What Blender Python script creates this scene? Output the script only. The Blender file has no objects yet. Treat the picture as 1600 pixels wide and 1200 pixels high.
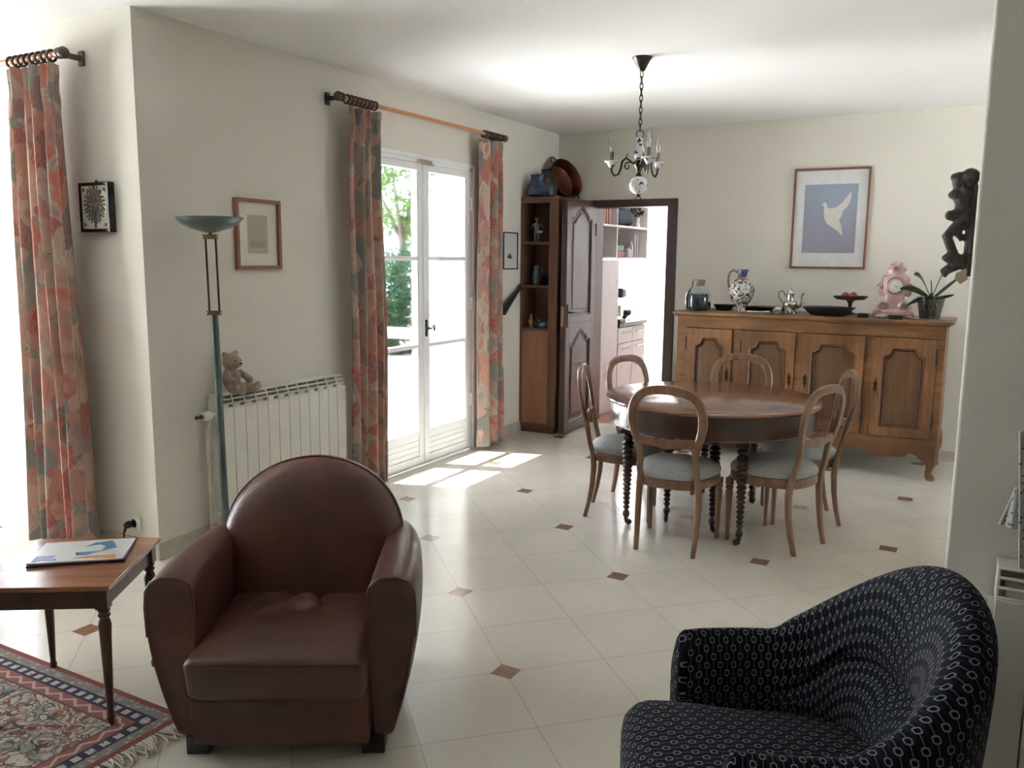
import bpy, bmesh, math, random
from mathutils import Vector, Matrix, Euler
from math import sin, cos, pi, radians, sqrt, atan2

S = bpy.context.scene
COL = S.collection
random.seed(7)

# ------------------------------------------------------------------ camera
F_PX = 1319.0
cam_d = bpy.data.cameras.new('camera')
cam = bpy.data.objects.new('camera', cam_d)
COL.objects.link(cam)
cam_d.sensor_fit = 'HORIZONTAL'
cam_d.sensor_width = 36.0
cam_d.lens = 36.0 * F_PX / 1600.0
cam_d.clip_start = 0.05
cam_d.clip_end = 300
_p, _r, _y = radians(8.5), radians(-0.52), radians(-29.0)
_fw = Vector((sin(_y) * cos(_p), cos(_y) * cos(_p), -sin(_p)))
_rt = Vector((cos(_y), -sin(_y), 0))
_dn = _fw.cross(_rt)
_R0 = _rt * cos(_r) + _dn * sin(_r)
_D0 = -_rt * sin(_r) + _dn * cos(_r)
cam.matrix_world = Matrix(((_R0.x, -_D0.x, -_fw.x, 0), (_R0.y, -_D0.y, -_fw.y, 0), (_R0.z, -_D0.z, -_fw.z, 1.5), (0, 0, 0, 1)))
S.camera = cam

# ------------------------------------------------------------------ world, sun, exposure
w = bpy.data.worlds.new('sky')
S.world = w
w.use_nodes = True
wn = w.node_tree.nodes
wl = w.node_tree.links
wn.clear()
_out = wn.new('ShaderNodeOutputWorld')
_bg = wn.new('ShaderNodeBackground')
_sky = wn.new('ShaderNodeTexSky')
_sky.sky_type = 'NISHITA'
_sky.sun_disc = False
_sky.sun_elevation = radians(62)
_sky.sun_rotation = radians(253)
_sky.air_density = 1.0
_sky.dust_density = 3.0
_mx = wn.new('ShaderNodeMixRGB')
_mx.inputs[0].default_value = 0.75
_mx.inputs[2].default_value = (7.4, 8.0, 8.9, 1)      # bright summer haze
wl.new(_sky.outputs[0], _mx.inputs[1])
wl.new(_mx.outputs[0], _bg.inputs[0])
_bg.inputs[1].default_value = 1.0
wl.new(_bg.outputs[0], _out.inputs[0])

SUN_EL, SUN_AZ = radians(66), radians(16.7)        # light travels towards azimuth 16.7 deg from +X
_sd = Vector((cos(SUN_EL) * cos(SUN_AZ), cos(SUN_EL) * sin(SUN_AZ), -sin(SUN_EL)))
sun_d = bpy.data.lights.new('sun', 'SUN')
sun_d.energy = 95
sun_d.color = (0.97, 0.985, 1.0)
sun_d.angle = radians(0.6)
sun = bpy.data.objects.new('sun', sun_d)
COL.objects.link(sun)
sun.rotation_euler = _sd.to_track_quat('-Z', 'Y').to_euler()

S.view_settings.view_transform = 'Standard'
S.view_settings.look = 'None'
S.view_settings.gamma = 1
S.view_settings.use_curve_mapping = False
S.view_settings.exposure = 0.76
S.cycles.max_bounces = 14
S.cycles.diffuse_bounces = 8
S.cycles.transparent_max_bounces = 24
S.cycles.sample_clamp_indirect = 12
S.cycles.caustics_reflective = False
S.cycles.caustics_refractive = False

# ------------------------------------------------------------------ mesh builder
class G:
    def __init__(s):
        s.v = []; s.f = []; s.mi = []; s.uv = {}; s.m = 0; s.T = None
    def add(s, vs, fs, uvs=None):
        o = len(s.v)
        for p in vs:
            p = Vector(p)
            s.v.append(s.T @ p if s.T is not None else p)
        for f in fs:
            s.f.append([i + o for i in f]); s.mi.append(s.m)
        if uvs:
            for i, u in enumerate(uvs): s.uv[o + i] = u
        return s
    def box(s, x0, y0, z0, x1, y1, z1, M=None):
        vs = [Vector((x, y, z)) for z in (z0, z1) for y in (y0, y1) for x in (x0, x1)]
        if M is not None: vs = [M @ p for p in vs]
        return s.add(vs, [(0, 2, 3, 1), (4, 5, 7, 6), (0, 1, 5, 4), (2, 6, 7, 3), (0, 4, 6, 2), (1, 3, 7, 5)])
    def loops(s, L, cap0=True, cap1=True, closed=True, ring=False, uvs=None):
        n = len(L[0]); vs = [p for l in L for p in l]; fs = []
        m = len(L)
        for a in range(m if ring else m - 1):
            b = (a + 1) % m
            for i in range(n if closed else n - 1):
                j = (i + 1) % n
                fs.append((a * n + i, a * n + j, b * n + j, b * n + i))
        if not ring:
            if cap0: fs.append(tuple(reversed(range(n))))
            if cap1: fs.append(tuple(range((m - 1) * n, m * n)))
        return s.add(vs, fs, uvs)
    def lathe(s, prof, n=24, M=None, c=(0, 0, 0), cap=True):
        L = []
        for r, z in prof:
            l = [Vector((c[0] + max(r, 1e-4) * cos(2 * pi * k / n), c[1] + max(r, 1e-4) * sin(2 * pi * k / n), c[2] + z)) for k in range(n)]
            if M is not None: l = [M @ p for p in l]
            L.append(l)
        return s.loops(L, cap, cap)
    def tube(s, pts, r, n=8, closed=False, flat=None, up=None):
        pts = [Vector(p) for p in pts]; m = len(pts); L = []
        prev = None
        for i, p in enumerate(pts):
            if closed: t = pts[(i + 1) % m] - pts[i - 1]
            else: t = pts[min(i + 1, m - 1)] - pts[max(i - 1, 0)]
            t.normalize()
            if up is not None:
                a = Vector(up); a = (a - t * a.dot(t))
                a.normalize()
            elif prev is None:
                a = Vector((0, 0, 1)) if abs(t.z) < .9 else Vector((1, 0, 0))
                a = (a - t * a.dot(t)).normalized()
            else:
                a = (prev - t * prev.dot(t)).normalized()
            prev = a
            b = t.cross(a)
            ri = r[i] if isinstance(r, (list, tuple)) else r
            fl = 1 if flat is None else flat
            L.append([p + a * (cos(2 * pi * k / n) * ri) + b * (sin(2 * pi * k / n) * ri * fl) for k in range(n)])
        return s.loops(L, ring=closed)
    def ell(s, c, r, nu=16, nv=10, rot=None):
        c = Vector(c)
        if not isinstance(r, (list, tuple)): r = (r, r, r)
        R = Euler(rot).to_matrix() if rot else None
        L = []
        for j in range(nv + 1):
            th = pi * (j / nv); th = min(max(th, .04), pi - .04)
            l = []
            for i in range(nu):
                a = 2 * pi * i / nu
                p = Vector((r[0] * sin(th) * cos(a), r[1] * sin(th) * sin(a), -r[2] * cos(th)))
                if R: p = R @ p
                l.append(c + p)
            L.append(l)
        return s.loops(L)
    def grid(s, fn, nu, nv, uvf=None):
        vs = []; uv = []
        for j in range(nv + 1):
            for i in range(nu + 1):
                vs.append(fn(i / nu, j / nv))
                if uvf: uv.append(uvf(i / nu, j / nv))
        fs = [(j * (nu + 1) + i, j * (nu + 1) + i + 1, (j + 1) * (nu + 1) + i + 1, (j + 1) * (nu + 1) + i) for j in range(nv) for i in range(nu)]
        return s.add(vs, fs, uv or None)
    def prism(s, pts, a, b, axis='z', M=None):
        def mk(p, h):
            q = {'z': (p[0], p[1], h), 'y': (p[0], h, p[1]), 'x': (h, p[0], p[1])}[axis]
            q = Vector(q)
            return M @ q if M is not None else q
        return s.loops([[mk(p, a) for p in pts], [mk(p, b) for p in pts]])
    def rbox(s, c, h, r, n=8, fn=None, M=None):
        """rounded box: centre c, half sizes h, corner radius r"""
        bm = bmesh.new()
        bmesh.ops.create_cube(bm, size=2)
        bmesh.ops.subdivide_edges(bm, edges=bm.edges[:], cuts=n, use_grid_fill=True)
        vs = []; uvs = []
        for v in bm.verts:
            q = Vector([v.co[k] for k in range(3)])
            # denser near edges
            q = Vector([math.copysign(1 - (1 - abs(t)) ** 1.25, t) for t in q])
            p = Vector([q[k] * h[k] for k in range(3)])
            inner = Vector([max(-(h[k] - r), min(h[k] - r, p[k])) for k in range(3)])
            d = p - inner
            if d.length > 1e-9: p = inner + d.normalized() * r
            if fn: p = Vector(fn(p, q))
            p = p + Vector(c)
            if M is not None: p = M @ p
            vs.append(p)
        bm.verts.index_update()
        fs = [[v.index for v in f.verts] for f in bm.faces]
        bm.free()
        return s.add(vs, fs)

def link(name, g, mats, parent=None, loc=None, rotz=0, smooth=True, bevel=0, seg=2, sub=0, remesh=0, angle=35, uvname=True):
    me = bpy.data.meshes.new(name)
    me.from_pydata([tuple(p) for p in g.v], [], g.f)
    if not isinstance(mats, (list, tuple)): mats = [mats]
    for m in mats: me.materials.append(m)
    if len(mats) > 1:
        for p, i in zip(me.polygons, g.mi): p.material_index = i
    if g.uv:
        ul = me.uv_layers.new(name='UVMap')
        for lp in me.loops:
            ul.data[lp.index].uv = g.uv.get(lp.vertex_index, (0, 0))
    bm = bmesh.new(); bm.from_mesh(me)
    bmesh.ops.recalc_face_normals(bm, faces=bm.faces[:])
    bm.to_mesh(me); bm.free()
    if smooth:
        me.polygons.foreach_set('use_smooth', [True] * len(me.polygons))
        if not sub and not remesh: me.set_sharp_from_angle(angle=radians(angle))
    me.update()
    o = bpy.data.objects.new(name, me)
    COL.objects.link(o)
    if parent is not None: o.parent = parent
    if loc is not None: o.location = loc
    o.rotation_euler = (0, 0, rotz)
    if remesh:
        md = o.modifiers.new('remesh', 'REMESH'); md.mode = 'VOXEL'; md.voxel_size = remesh; md.use_smooth_shade = True
        ms = o.modifiers.new('smooth', 'SMOOTH'); ms.iterations = 3; ms.factor = .5
    if bevel:
        md = o.modifiers.new('bevel', 'BEVEL'); md.width = bevel; md.segments = seg; md.limit_method = 'ANGLE'; md.angle_limit = radians(40)
        md.harden_normals = False
    if sub:
        md = o.modifiers.new('sub', 'SUBSURF'); md.levels = sub; md.render_levels = sub
    return o

def tag(o, label, cat, group=None, kind=None):
    o['label'] = label; o['category'] = cat
    if group: o['group'] = group
    if kind: o['kind'] = kind
    return o

def thing(name, label, cat, loc=(0, 0, 0), rotz=0, group=None):
    o = bpy.data.objects.new(name, None)
    o.empty_display_size = .05
    COL.objects.link(o); o.location = loc; o.rotation_euler = (0, 0, rotz)
    return tag(o, label, cat, group)

def struct(name, g, m, **k):
    o = link(name, g, m, **k)
    if k.get('parent') is None: o['kind'] = 'structure'
    return o

def dup(root, loc, rotz, label):
    r = root.copy(); COL.objects.link(r); r.location = loc; r.rotation_euler = (0, 0, rotz); r['label'] = label
    for ch in list(root.children):
        c = ch.copy(); COL.objects.link(c); c.parent = r
        for g in ch.children:
            d = g.copy(); COL.objects.link(d); d.parent = c
    return r

# ------------------------------------------------------------------ materials
def newmat(name):
    m = bpy.data.materials.new(name); m.use_nodes = True
    nt = m.node_tree
    b = nt.nodes['Principled BSDF']
    return m, nt, b
class NT:
    """tiny node helper: every value is a float or a socket"""
    def __init__(s, nt): s.nt = nt
    def n(s, t, **k):
        x = s.nt.nodes.new(t)
        for a, v in k.items(): setattr(x, a, v)
        return x
    def put(s, sock, v):
        if isinstance(v, (int, float, tuple, list)): sock.default_value = v
        else: s.nt.links.new(v, sock)
    def m(s, op, a, b=0.0, c=None):
        x = s.n('ShaderNodeMath', operation=op)
        s.put(x.inputs[0], a); s.put(x.inputs[1], b)
        if c is not None: s.put(x.inputs[2], c)
        return x.outputs[0]
    def mix(s, f, a, b, blend='MIX'):
        x = s.n('ShaderNodeMixRGB', blend_type=blend)
        s.put(x.inputs[0], f)
        s.put(x.inputs[1], a if not isinstance(a, tuple) or len(a) == 4 else a + (1,))
        s.put(x.inputs[2], b if not isinstance(b, tuple) or len(b) == 4 else b + (1,))
        return x.outputs[0]
    def ramp(s, f, stops, interp='LINEAR'):
        x = s.n('ShaderNodeValToRGB'); x.color_ramp.interpolation = interp
        e = x.color_ramp.elements
        while len(e) < len(stops): e.new(.5)
        for i, (p, c) in enumerate(stops):
            e[i].position = p; e[i].color = c if len(c) == 4 else tuple(c) + (1,)
        s.put(x.inputs[0], f)
        return x.outputs[0]
    def coord(s, which='Object', scale=(1, 1, 1), rot=(0, 0, 0), loc=(0, 0, 0)):
        t = s.n('ShaderNodeTexCoord'); mp = s.n('ShaderNodeMapping')
        mp.inputs['Scale'].default_value = scale; mp.inputs['Rotation'].default_value = rot; mp.inputs['Location'].default_value = loc
        s.nt.links.new(t.outputs[which], mp.inputs[0])
        return mp.outputs[0]
    def noise(s, vec, scale=5, detail=3, rough=.5, out=0):
        x = s.n('ShaderNodeTexNoise'); x.inputs['Scale'].default_value = scale; x.inputs['Detail'].default_value = detail
        x.inputs['Roughness'].default_value = rough
        s.put(x.inputs['Vector'], vec); return x.outputs[out]
    def vor(s, vec, scale=5, out='Distance', feature='F1', metric='EUCLIDEAN'):
        x = s.n('ShaderNodeTexVoronoi', feature=feature, distance=metric); x.inputs['Scale'].default_value = scale
        s.put(x.inputs['Vector'], vec); return x.outputs[out]
    def sep(s, vec):
        x = s.n('ShaderNodeSeparateXYZ'); s.put(x.inputs[0], vec); return x.outputs
    def comb(s, a, b, c=0.0):
        x = s.n('ShaderNodeCombineXYZ'); s.put(x.inputs[0], a); s.put(x.inputs[1], b); s.put(x.inputs[2], c); return x.outputs[0]
    def bump(s, b, h, strength=.2, dist=.01):
        x = s.n('ShaderNodeBump'); x.inputs['Strength'].default_value = strength; x.inputs['Distance'].default_value = dist
        s.put(x.inputs['Height'], h); s.nt.links.new(x.outputs[0], b.inputs['Normal'])

def plain(name, col, rough=.5, metal=0, var=.06, scale=14, bump=0, spec=.5, coat=0, sheen=0, bscale=None):
    m, nt, b = newmat(name); h = NT(nt)
    co = h.coord()
    nz = h.noise(co, scale, 3)
    c1 = tuple(max(0, c * (1 - var * 1.5)) for c in col); c2 = tuple(min(1, c * (1 + var)) for c in col)
    h.put(b.inputs['Base Color'], h.ramp(nz, [(.3, c1), (.7, c2)]))
    b.inputs['Roughness'].default_value = rough; b.inputs['Metallic'].default_value = metal
    b.inputs['Specular IOR Level'].default_value = spec
    b.inputs['Coat Weight'].default_value = coat
    if sheen: b.inputs['Sheen Weight'].default_value = sheen
    if bump: h.bump(b, h.noise(co, bscale or scale * 4, 4), bump)
    return m

def wood(name, c1, c2, axis='z', rough=.4, scale=1.0, coat=0, c3=None, knots=False):
    m, nt, b = newmat(name); h = NT(nt)
    k = {'x': (1.2, 14, 14), 'y': (14, 1.2, 14), 'z': (14, 14, 1.2)}[axis]
    co = h.coord('Object', tuple(t * scale for t in k))
    n1 = h.noise(co, 1.6, 5, .6)
    n2 = h.noise(h.coord('Object', tuple(t * scale * 3 for t in k)), 3, 3)
    f = h.m('ADD', h.m('MULTIPLY', n1, .7), h.m('MULTIPLY', n2, .3))
    st = [(.32, c1), (.62, c2)]
    if c3: st.append((.75, c3))
    c = h.ramp(f, st)
    if knots:
        vd = h.vor(h.coord('Object', (1, 1, .45)), 3.2)
        kn = h.ramp(vd, [(.03, (1, 1, 1)), (.12, (0, 0, 0))])
        c = h.mix(h.m('MULTIPLY', kn, .55), c, tuple(t * .35 for t in c1))
        big = h.noise(h.coord(), 2.2, 2)
        c = h.mix(h.ramp(big, [(.38, (0, 0, 0)), (.66, (.75, .75, .75))]), c, tuple(t * .6 for t in c1))
        gr = h.noise(h.coord('Object', tuple(t * scale * 2.2 for t in k)), 4, 6, .7)
        c = h.mix(h.ramp(gr, [(.56, (0, 0, 0)), (.70, (.7, .7, .7))]), c, tuple(t * .45 for t in c1))
    h.put(b.inputs['Base Color'], c)
    b.inputs['Roughness'].default_value = rough
    b.inputs['Coat Weight'].default_value = coat
    b.inputs['Coat Roughness'].default_value = .15
    h.bump(b, f, .08, .005)
    return m

def glassy(name, col=(1, 1, 1), gloss=.1):
    m, nt, b = newmat(name); h = NT(nt)
    nt.nodes.remove(b)
    out = [x for x in nt.nodes if x.type == 'OUTPUT_MATERIAL'][0]
    t = h.n('ShaderNodeBsdfTransparent'); t.inputs[0].default_value = col + (1,)
    g = h.n('ShaderNodeBsdfGlossy'); g.inputs['Roughness'].default_value = .03
    fr = h.n('ShaderNodeFresnel'); fr.inputs[0].default_value = 1.35
    mx = h.n('ShaderNodeMixShader')
    h.put(mx.inputs[0], h.m('ADD', h.m('MULTIPLY', fr.outputs[0], .8), gloss * .2))
    nt.links.new(t.outputs[0], mx.inputs[1]); nt.links.new(g.outputs[0], mx.inputs[2])
    nt.links.new(mx.outputs[0], out.inputs[0])
    return m

def leather(name):
    m, nt, b = newmat(name); h = NT(nt)
    co = h.coord()
    n = h.noise(co, 3.5, 4, .6)
    c = h.ramp(n, [(.3, (.055, .021, .018)), (.55, (.098, .036, .028)), (.75, (.16, .062, .045))])
    h.put(b.inputs['Base Color'], c)
    h.put(b.inputs['Roughness'], h.ramp(h.noise(co, 7, 3), [(.3, (.30, .30, .30)), (.7, (.46, .46, .46))]))
    h.bump(b, h.m('ADD', h.vor(co, 160), h.m('MULTIPLY', h.noise(co, 12, 4), 2.0)), .12, .003)
    b.inputs['Specular IOR Level'].default_value = .45
    return m

def chain_fabric():
    m, nt, b = newmat('navy_chain_fabric'); h = NT(nt)
    t = h.n('ShaderNodeTexCoord'); x, y, z = h.sep(t.outputs['UV'])
    W, H = .0200, .040
    cu = h.m('DIVIDE', x, W); iu = h.m('FLOOR', cu)
    fu = h.m('SUBTRACT', h.m('FRACT', cu), .5)
    off = h.m('MULTIPLY', h.m('MODULO', h.m('ABSOLUTE', iu), 2.0), .5)
    fv = h.m('SUBTRACT', h.m('FRACT', h.m('ADD', h.m('DIVIDE', y, H), off)), .5)
    au = h.m('MULTIPLY', h.m('ABSOLUTE', fu), W * 1000); av = h.m('MULTIPLY', h.m('ABSOLUTE', fv), H * 1000)   # mm
    # rounded-square link
    d = h.m('POWER', h.m('ADD', h.m('POWER', h.m('DIVIDE', au, 5.6), 3.0), h.m('POWER', h.m('DIVIDE', av, 6.8), 3.0)), .333)
    ring = h.m('LESS_THAN', h.m('ABSOLUTE', h.m('SUBTRACT', d, 1.0)), .21)
    line = h.m('MULTIPLY', h.m('LESS_THAN', au, 1.1), h.m('GREATER_THAN', av, 7.4))
    base_dark = (.0035, .0042, .008)
    stripe = h.m('LESS_THAN', h.m('ABSOLUTE', h.m('SUBTRACT', au, 8.6)), 1.3)
    c = h.mix(stripe, base_dark, (.006, .010, .026))
    c = h.mix(line, c, (.085, .088, .095))
    c = h.mix(ring, c, (.19, .19, .185))
    h.put(b.inputs['Base Color'], c)
    b.inputs['Roughness'].default_value = .85
    b.inputs['Sheen Weight'].default_value = .03
    b.inputs['Specular IOR Level'].default_value = .12
    h.bump(b, h.noise(h.coord('UV'), 900, 2), .15, .002)
    return m

def curtain_fabric():
    m, nt, b = newmat('floral_curtain_fabric'); h = NT(nt)
    t = h.n('ShaderNodeTexCoord')
    uv = t.outputs['UV']
    nz = h.noise(uv, 6, 3, .5, out=1)
    wv = h.n('ShaderNodeVectorMath', operation='MULTIPLY_ADD')
    h.put(wv.inputs[0], nz); wv.inputs[1].default_value = (.26, .26, .26); h.put(wv.inputs[2], uv)
    vv = wv.outputs[0]
    x, y, z = h.sep(vv)
    vec = h.comb(h.m('MULTIPLY', x, 1.25), y, 0.0)
    cell = h.vor(vec, 7.5, 'Color')
    r, g_, b_ = h.sep(cell)
    edge = h.vor(vec, 7.5, 'Distance', 'DISTANCE_TO_EDGE')
    dist = h.vor(vec, 7.5, 'Distance')
    base = h.ramp(r, [(0, (.52, .27, .21)), (.15, (.56, .38, .30)), (.30, (.24, .26, .24)), (.42, (.58, .44, .36)), (.55, (.48, .15, .12)),
                      (.66, (.30, .31, .29)), (.76, (.55, .30, .22)), (.88, (.33, .19, .18)), (.94, (.58, .48, .40))], 'CONSTANT')
    # leaf ribs inside each motif
    wave = h.n('ShaderNodeTexWave'); wave.inputs['Scale'].default_value = 9; wave.inputs['Distortion'].default_value = 9
    wave.inputs['Detail'].default_value = 2; wave.inputs['Detail Scale'].default_value = 1.2
    h.put(wave.inputs['Vector'], vec)
    ribs = h.ramp(wave.outputs[0], [(.30, (0, 0, 0)), (.55, (1, 1, 1))])
    c = h.mix(h.m('MULTIPLY', ribs, .40), base, h.mix(g_, (.24, .26, .25), (.62, .47, .38)))
    c = h.mix(h.ramp(dist, [(.18, (.6, .6, .6)), (.4, (0, 0, 0))]), c, h.ramp(b_, [(0, (.50, .17, .13)), (.5, (.58, .42, .34)), (.75, (.23, .27, .28))], 'CONSTANT'))
    dark = h.ramp(edge, [(.0, (1, 1, 1)), (.022, (.0, .0, .0))])
    c = h.mix(h.m('MULTIPLY', dark, .3), c, (.20, .15, .15))
    h.put(b.inputs['Base Color'], c)
    b.inputs['Roughness'].default_value = .8
    b.inputs['Specular IOR Level'].default_value = .2
    # thin cloth lets daylight through
    out = [q for q in nt.nodes if q.type == 'OUTPUT_MATERIAL'][0]
    tr = h.n('ShaderNodeBsdfTranslucent'); nt.links.new(c, tr.inputs[0])
    mx = h.n('ShaderNodeMixShader'); mx.inputs[0].default_value = .22
    nt.links.new(b.outputs[0], mx.inputs[1]); nt.links.new(tr.outputs[0], mx.inputs[2]); nt.links.new(mx.outputs[0], out.inputs[0])
    return m

def floor_mat():
    m, nt, b = newmat('limestone_floor_with_cabochons'); h = NT(nt)
    t = h.n('ShaderNodeTexCoord'); X, Y, Zz = h.sep(t.outputs['Object'])
    s, u0, v0 = .769, .7885, 2.7956
    q = 1 / sqrt(2)
    U = h.m('DIVIDE', h.m('SUBTRACT', h.m('MULTIPLY', h.m('ADD', X, Y), q), u0), s)
    V = h.m('DIVIDE', h.m('SUBTRACT', h.m('MULTIPLY', h.m('SUBTRACT', Y, X), q), v0), s)
    def dist_to(v, per):   # distance to nearest multiple of per (cell units)
        k = h.m('DIVIDE', v, per); return h.m('MULTIPLY', h.m('ABSOLUTE', h.m('SUBTRACT', h.m('FRACT', h.m('ADD', k, .5)), .5)), per)
    gu = dist_to(U, .5); gv = dist_to(V, .5)
    grout = h.m('LESS_THAN', h.m('MINIMUM', gu, gv), .0028)
    # cabochon, square turned with the walls
    du = dist_to(U, 1.0); dv = dist_to(V, 1.0)
    cab = h.m('LESS_THAN', h.m('ADD', du, dv), .0775)
    tile = h.comb(h.m('FLOOR', h.m('MULTIPLY', U, 2.0)), h.m('FLOOR', h.m('MULTIPLY', V, 2.0)), 0.0)
    wn_ = h.n('ShaderNodeTexWhiteNoise'); wn_.noise_dimensions = '2D'; h.put(wn_.inputs['Vector'], tile)
    co = t.outputs['Object']
    n1 = h.noise(co, 2.2, 5, .6); n2 = h.noise(co, 38, 4, .6)
    stone = h.mix(h.ramp(n1, [(.3, (0, 0, 0)), (.7, (1, 1, 1))]), (.52, .49, .42), (.60, .57, .495))
    stone = h.mix(h.m('MULTIPLY', wn_.outputs[0], .35), stone, (.52, .49, .42))
    stone = h.mix(h.ramp(n2, [(.55, (0, 0, 0)), (.8, (.28, .28, .28))]), stone, (.45, .41, .34))
    fu = h.comb(h.m('ROUND', U), h.m('ROUND', V), 0.0)
    w2 = h.n('ShaderNodeTexWhiteNoise'); w2.noise_dimensions = '2D'; h.put(w2.inputs['Vector'], fu)
    cc = h.ramp(w2.outputs[0], [(0, (.20, .085, .05)), (.4, (.15, .085, .06)), (.7, (.22, .11, .07)), (.9, (.42, .38, .34))], 'CONSTANT')
    cc = h.mix(h.ramp(h.noise(co, 60, 4), [(.4, (0, 0, 0)), (.7, (.6, .6, .6))]), cc, (.30, .20, .14))
    c = h.mix(h.m('MULTIPLY', grout, .6), stone, (.33, .29, .24))
    c = h.mix(cab, c, cc)
    h.put(b.inputs['Base Color'], c)
    h.put(b.inputs['Roughness'], h.ramp(n1, [(.3, (.16, .16, .16)), (.7, (.26, .26, .26))]))
    b.inputs['Specular IOR Level'].default_value = .5
    h.bump(b, h.m('ADD', h.m('MULTIPLY', n1, .6), h.m('MULTIPLY', grout, -1.0)), .06, .004)
    return m

def rug_mat(x1, y1):
    m, nt, b = newmat('oriental_rug_pile'); h = NT(nt)
    t = h.n('ShaderNodeTexCoord'); X, Y, Zz = h.sep(t.outputs['Object'])
    dx = h.m('SUBTRACT', x1, X); dy = h.m('SUBTRACT', y1, Y)
    d = h.m('MINIMUM', dx, dy)
    along = h.m('ADD', h.m('MULTIPLY', h.m('LESS_THAN', dy, dx), X), h.m('MULTIPLY', h.m('GREATER_THAN', dy, dx), Y))
    co = t.outputs['Object']
    red = (.22, .065, .055); pink = (.33, .20, .17); navy = (.035, .035, .06); cream = (.42, .38, .30); sage = (.20, .19, .175)
    nv = h.vor(co, 26); nv2 = h.vor(co, 11); nv3 = h.vor(co, 48)
    fl = h.mix(h.ramp(nv3, [(.25, (1, 1, 1)), (.45, (0, 0, 0))]), sage, (.40, .33, .28))
    st = h.m('FRACT', h.m('MULTIPLY', along, 21.0))
    blocks = h.mix(h.m('MULTIPLY', h.m('LESS_THAN', h.m('ABSOLUTE', h.m('SUBTRACT', st, .5)), .27), h.m('GREATER_THAN', h.vor(co, 60), .22)), navy, (.42, .40, .40))
    zz = h.m('ABSOLUTE', h.m('SUBTRACT', h.m('FRACT', h.m('MULTIPLY', along, 13.0)), .5))
    zl = h.m('LESS_THAN', h.m('ABSOLUTE', h.m('SUBTRACT', h.m('DIVIDE', h.m('SUBTRACT', d, .116), .05), zz)), .12)
    zig = h.mix(zl, (.24, .10, .085), (.45, .33, .28))
    # field: cream with swirling motifs
    warp = h.noise(co, 7, 3, .5, out=1)
    wv = h.n('ShaderNodeVectorMath', operation='MULTIPLY_ADD'); h.put(wv.inputs[0], warp); wv.inputs[1].default_value = (.14, .14, .14); h.put(wv.inputs[2], co)
    e1 = h.vor(wv.outputs[0], 10.5, 'Distance')
    e2 = h.vor(wv.outputs[0], 17, 'Distance', 'DISTANCE_TO_EDGE')
    fld = h.ramp(e1, [(0, (.10, .05, .06)), (.16, (.30, .12, .10)), (.24, (.42, .38, .30)), (.31, (.20, .07, .06)), (.36, (.40, .37, .30)),
                      (.50, (.42, .39, .32)), (.545, (.09, .08, .09)), (.58, (.24, .26, .23)), (.70, (.40, .37, .30))], 'CONSTANT')
    n_a = h.noise(wv.outputs[0], 7.5, 1, .3)
    ln = h.m('LESS_THAN', h.m('ABSOLUTE', h.m('SUBTRACT', h.m('FRACT', h.m('MULTIPLY', n_a, 12.0)), .5)), .09)
    fld = h.mix(ln, fld, (.075, .06, .07))
    n_b = h.noise(co, 34, 2, .5)
    fld = h.mix(h.m('MULTIPLY', h.m('GREATER_THAN', n_b, .60), .8), fld, (.16, .09, .085))
    fld = h.mix(h.m('MULTIPLY', h.m('LESS_THAN', n_b, .37), .7), fld, (.17, .19, .18))
    fld = h.mix(h.m('MULTIPLY', h.m('LESS_THAN', nv, .22), .7), fld, (.25, .13, .12))
    centre = h.mix(h.m('LESS_THAN', h.vor(wv.outputs[0], 22, 'Distance'), .3), (.30, .25, .17), (.14, .11, .13))
    def band(c, lo, hi, col):
        f = h.m('MULTIPLY', h.m('GREATER_THAN', d, lo), h.m('LESS_THAN', d, hi)); return h.mix(f, c, col)
    c = h.mix(0.0, red + (1,), red + (1,))
    c = band(c, .024, .060, fl); c = band(c, .060, .070, navy); c = band(c, .070, .096, blocks); c = band(c, .096, .106, navy)
    c = band(c, .106, .150, zig); c = band(c, .150, .157, (.12, .05, .05)); c = band(c, .157, .52, fld)
    c = band(c, .50, .52, (.30, .10, .07)); c = band(c, .52, .56, fl); c = band(c, .56, .60, blocks); c = band(c, .60, .64, (.30, .16, .11)); c = band(c, .64, 9, centre)
    c = h.mix(h.ramp(h.noise(co, 240, 2), [(.3, (.25, .25, .25)), (.7, (0, 0, 0))]), c, (.10, .08, .07))
    h.put(b.inputs['Base Color'], c)
    b.inputs['Roughness'].default_value = .95; b.inputs['Specular IOR Level'].default_value = .1
    h.bump(b, h.noise(co, 300, 2), .5, .004)
    return m

def wallmat(name, c, bump=.25):
    m, nt, b = newmat(name); h = NT(nt)
    co = h.coord()
    n = h.noise(co, 1.2, 3)
    h.put(b.inputs['Base Color'], h.ramp(n, [(.3, tuple(t * .97 for t in c)), (.7, c)]))
    b.inputs['Roughness'].default_value = .85; b.inputs['Specular IOR Level'].default_value = .25
    h.bump(b, h.noise(co, 90, 4, .6), bump, .003)
    return m

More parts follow.
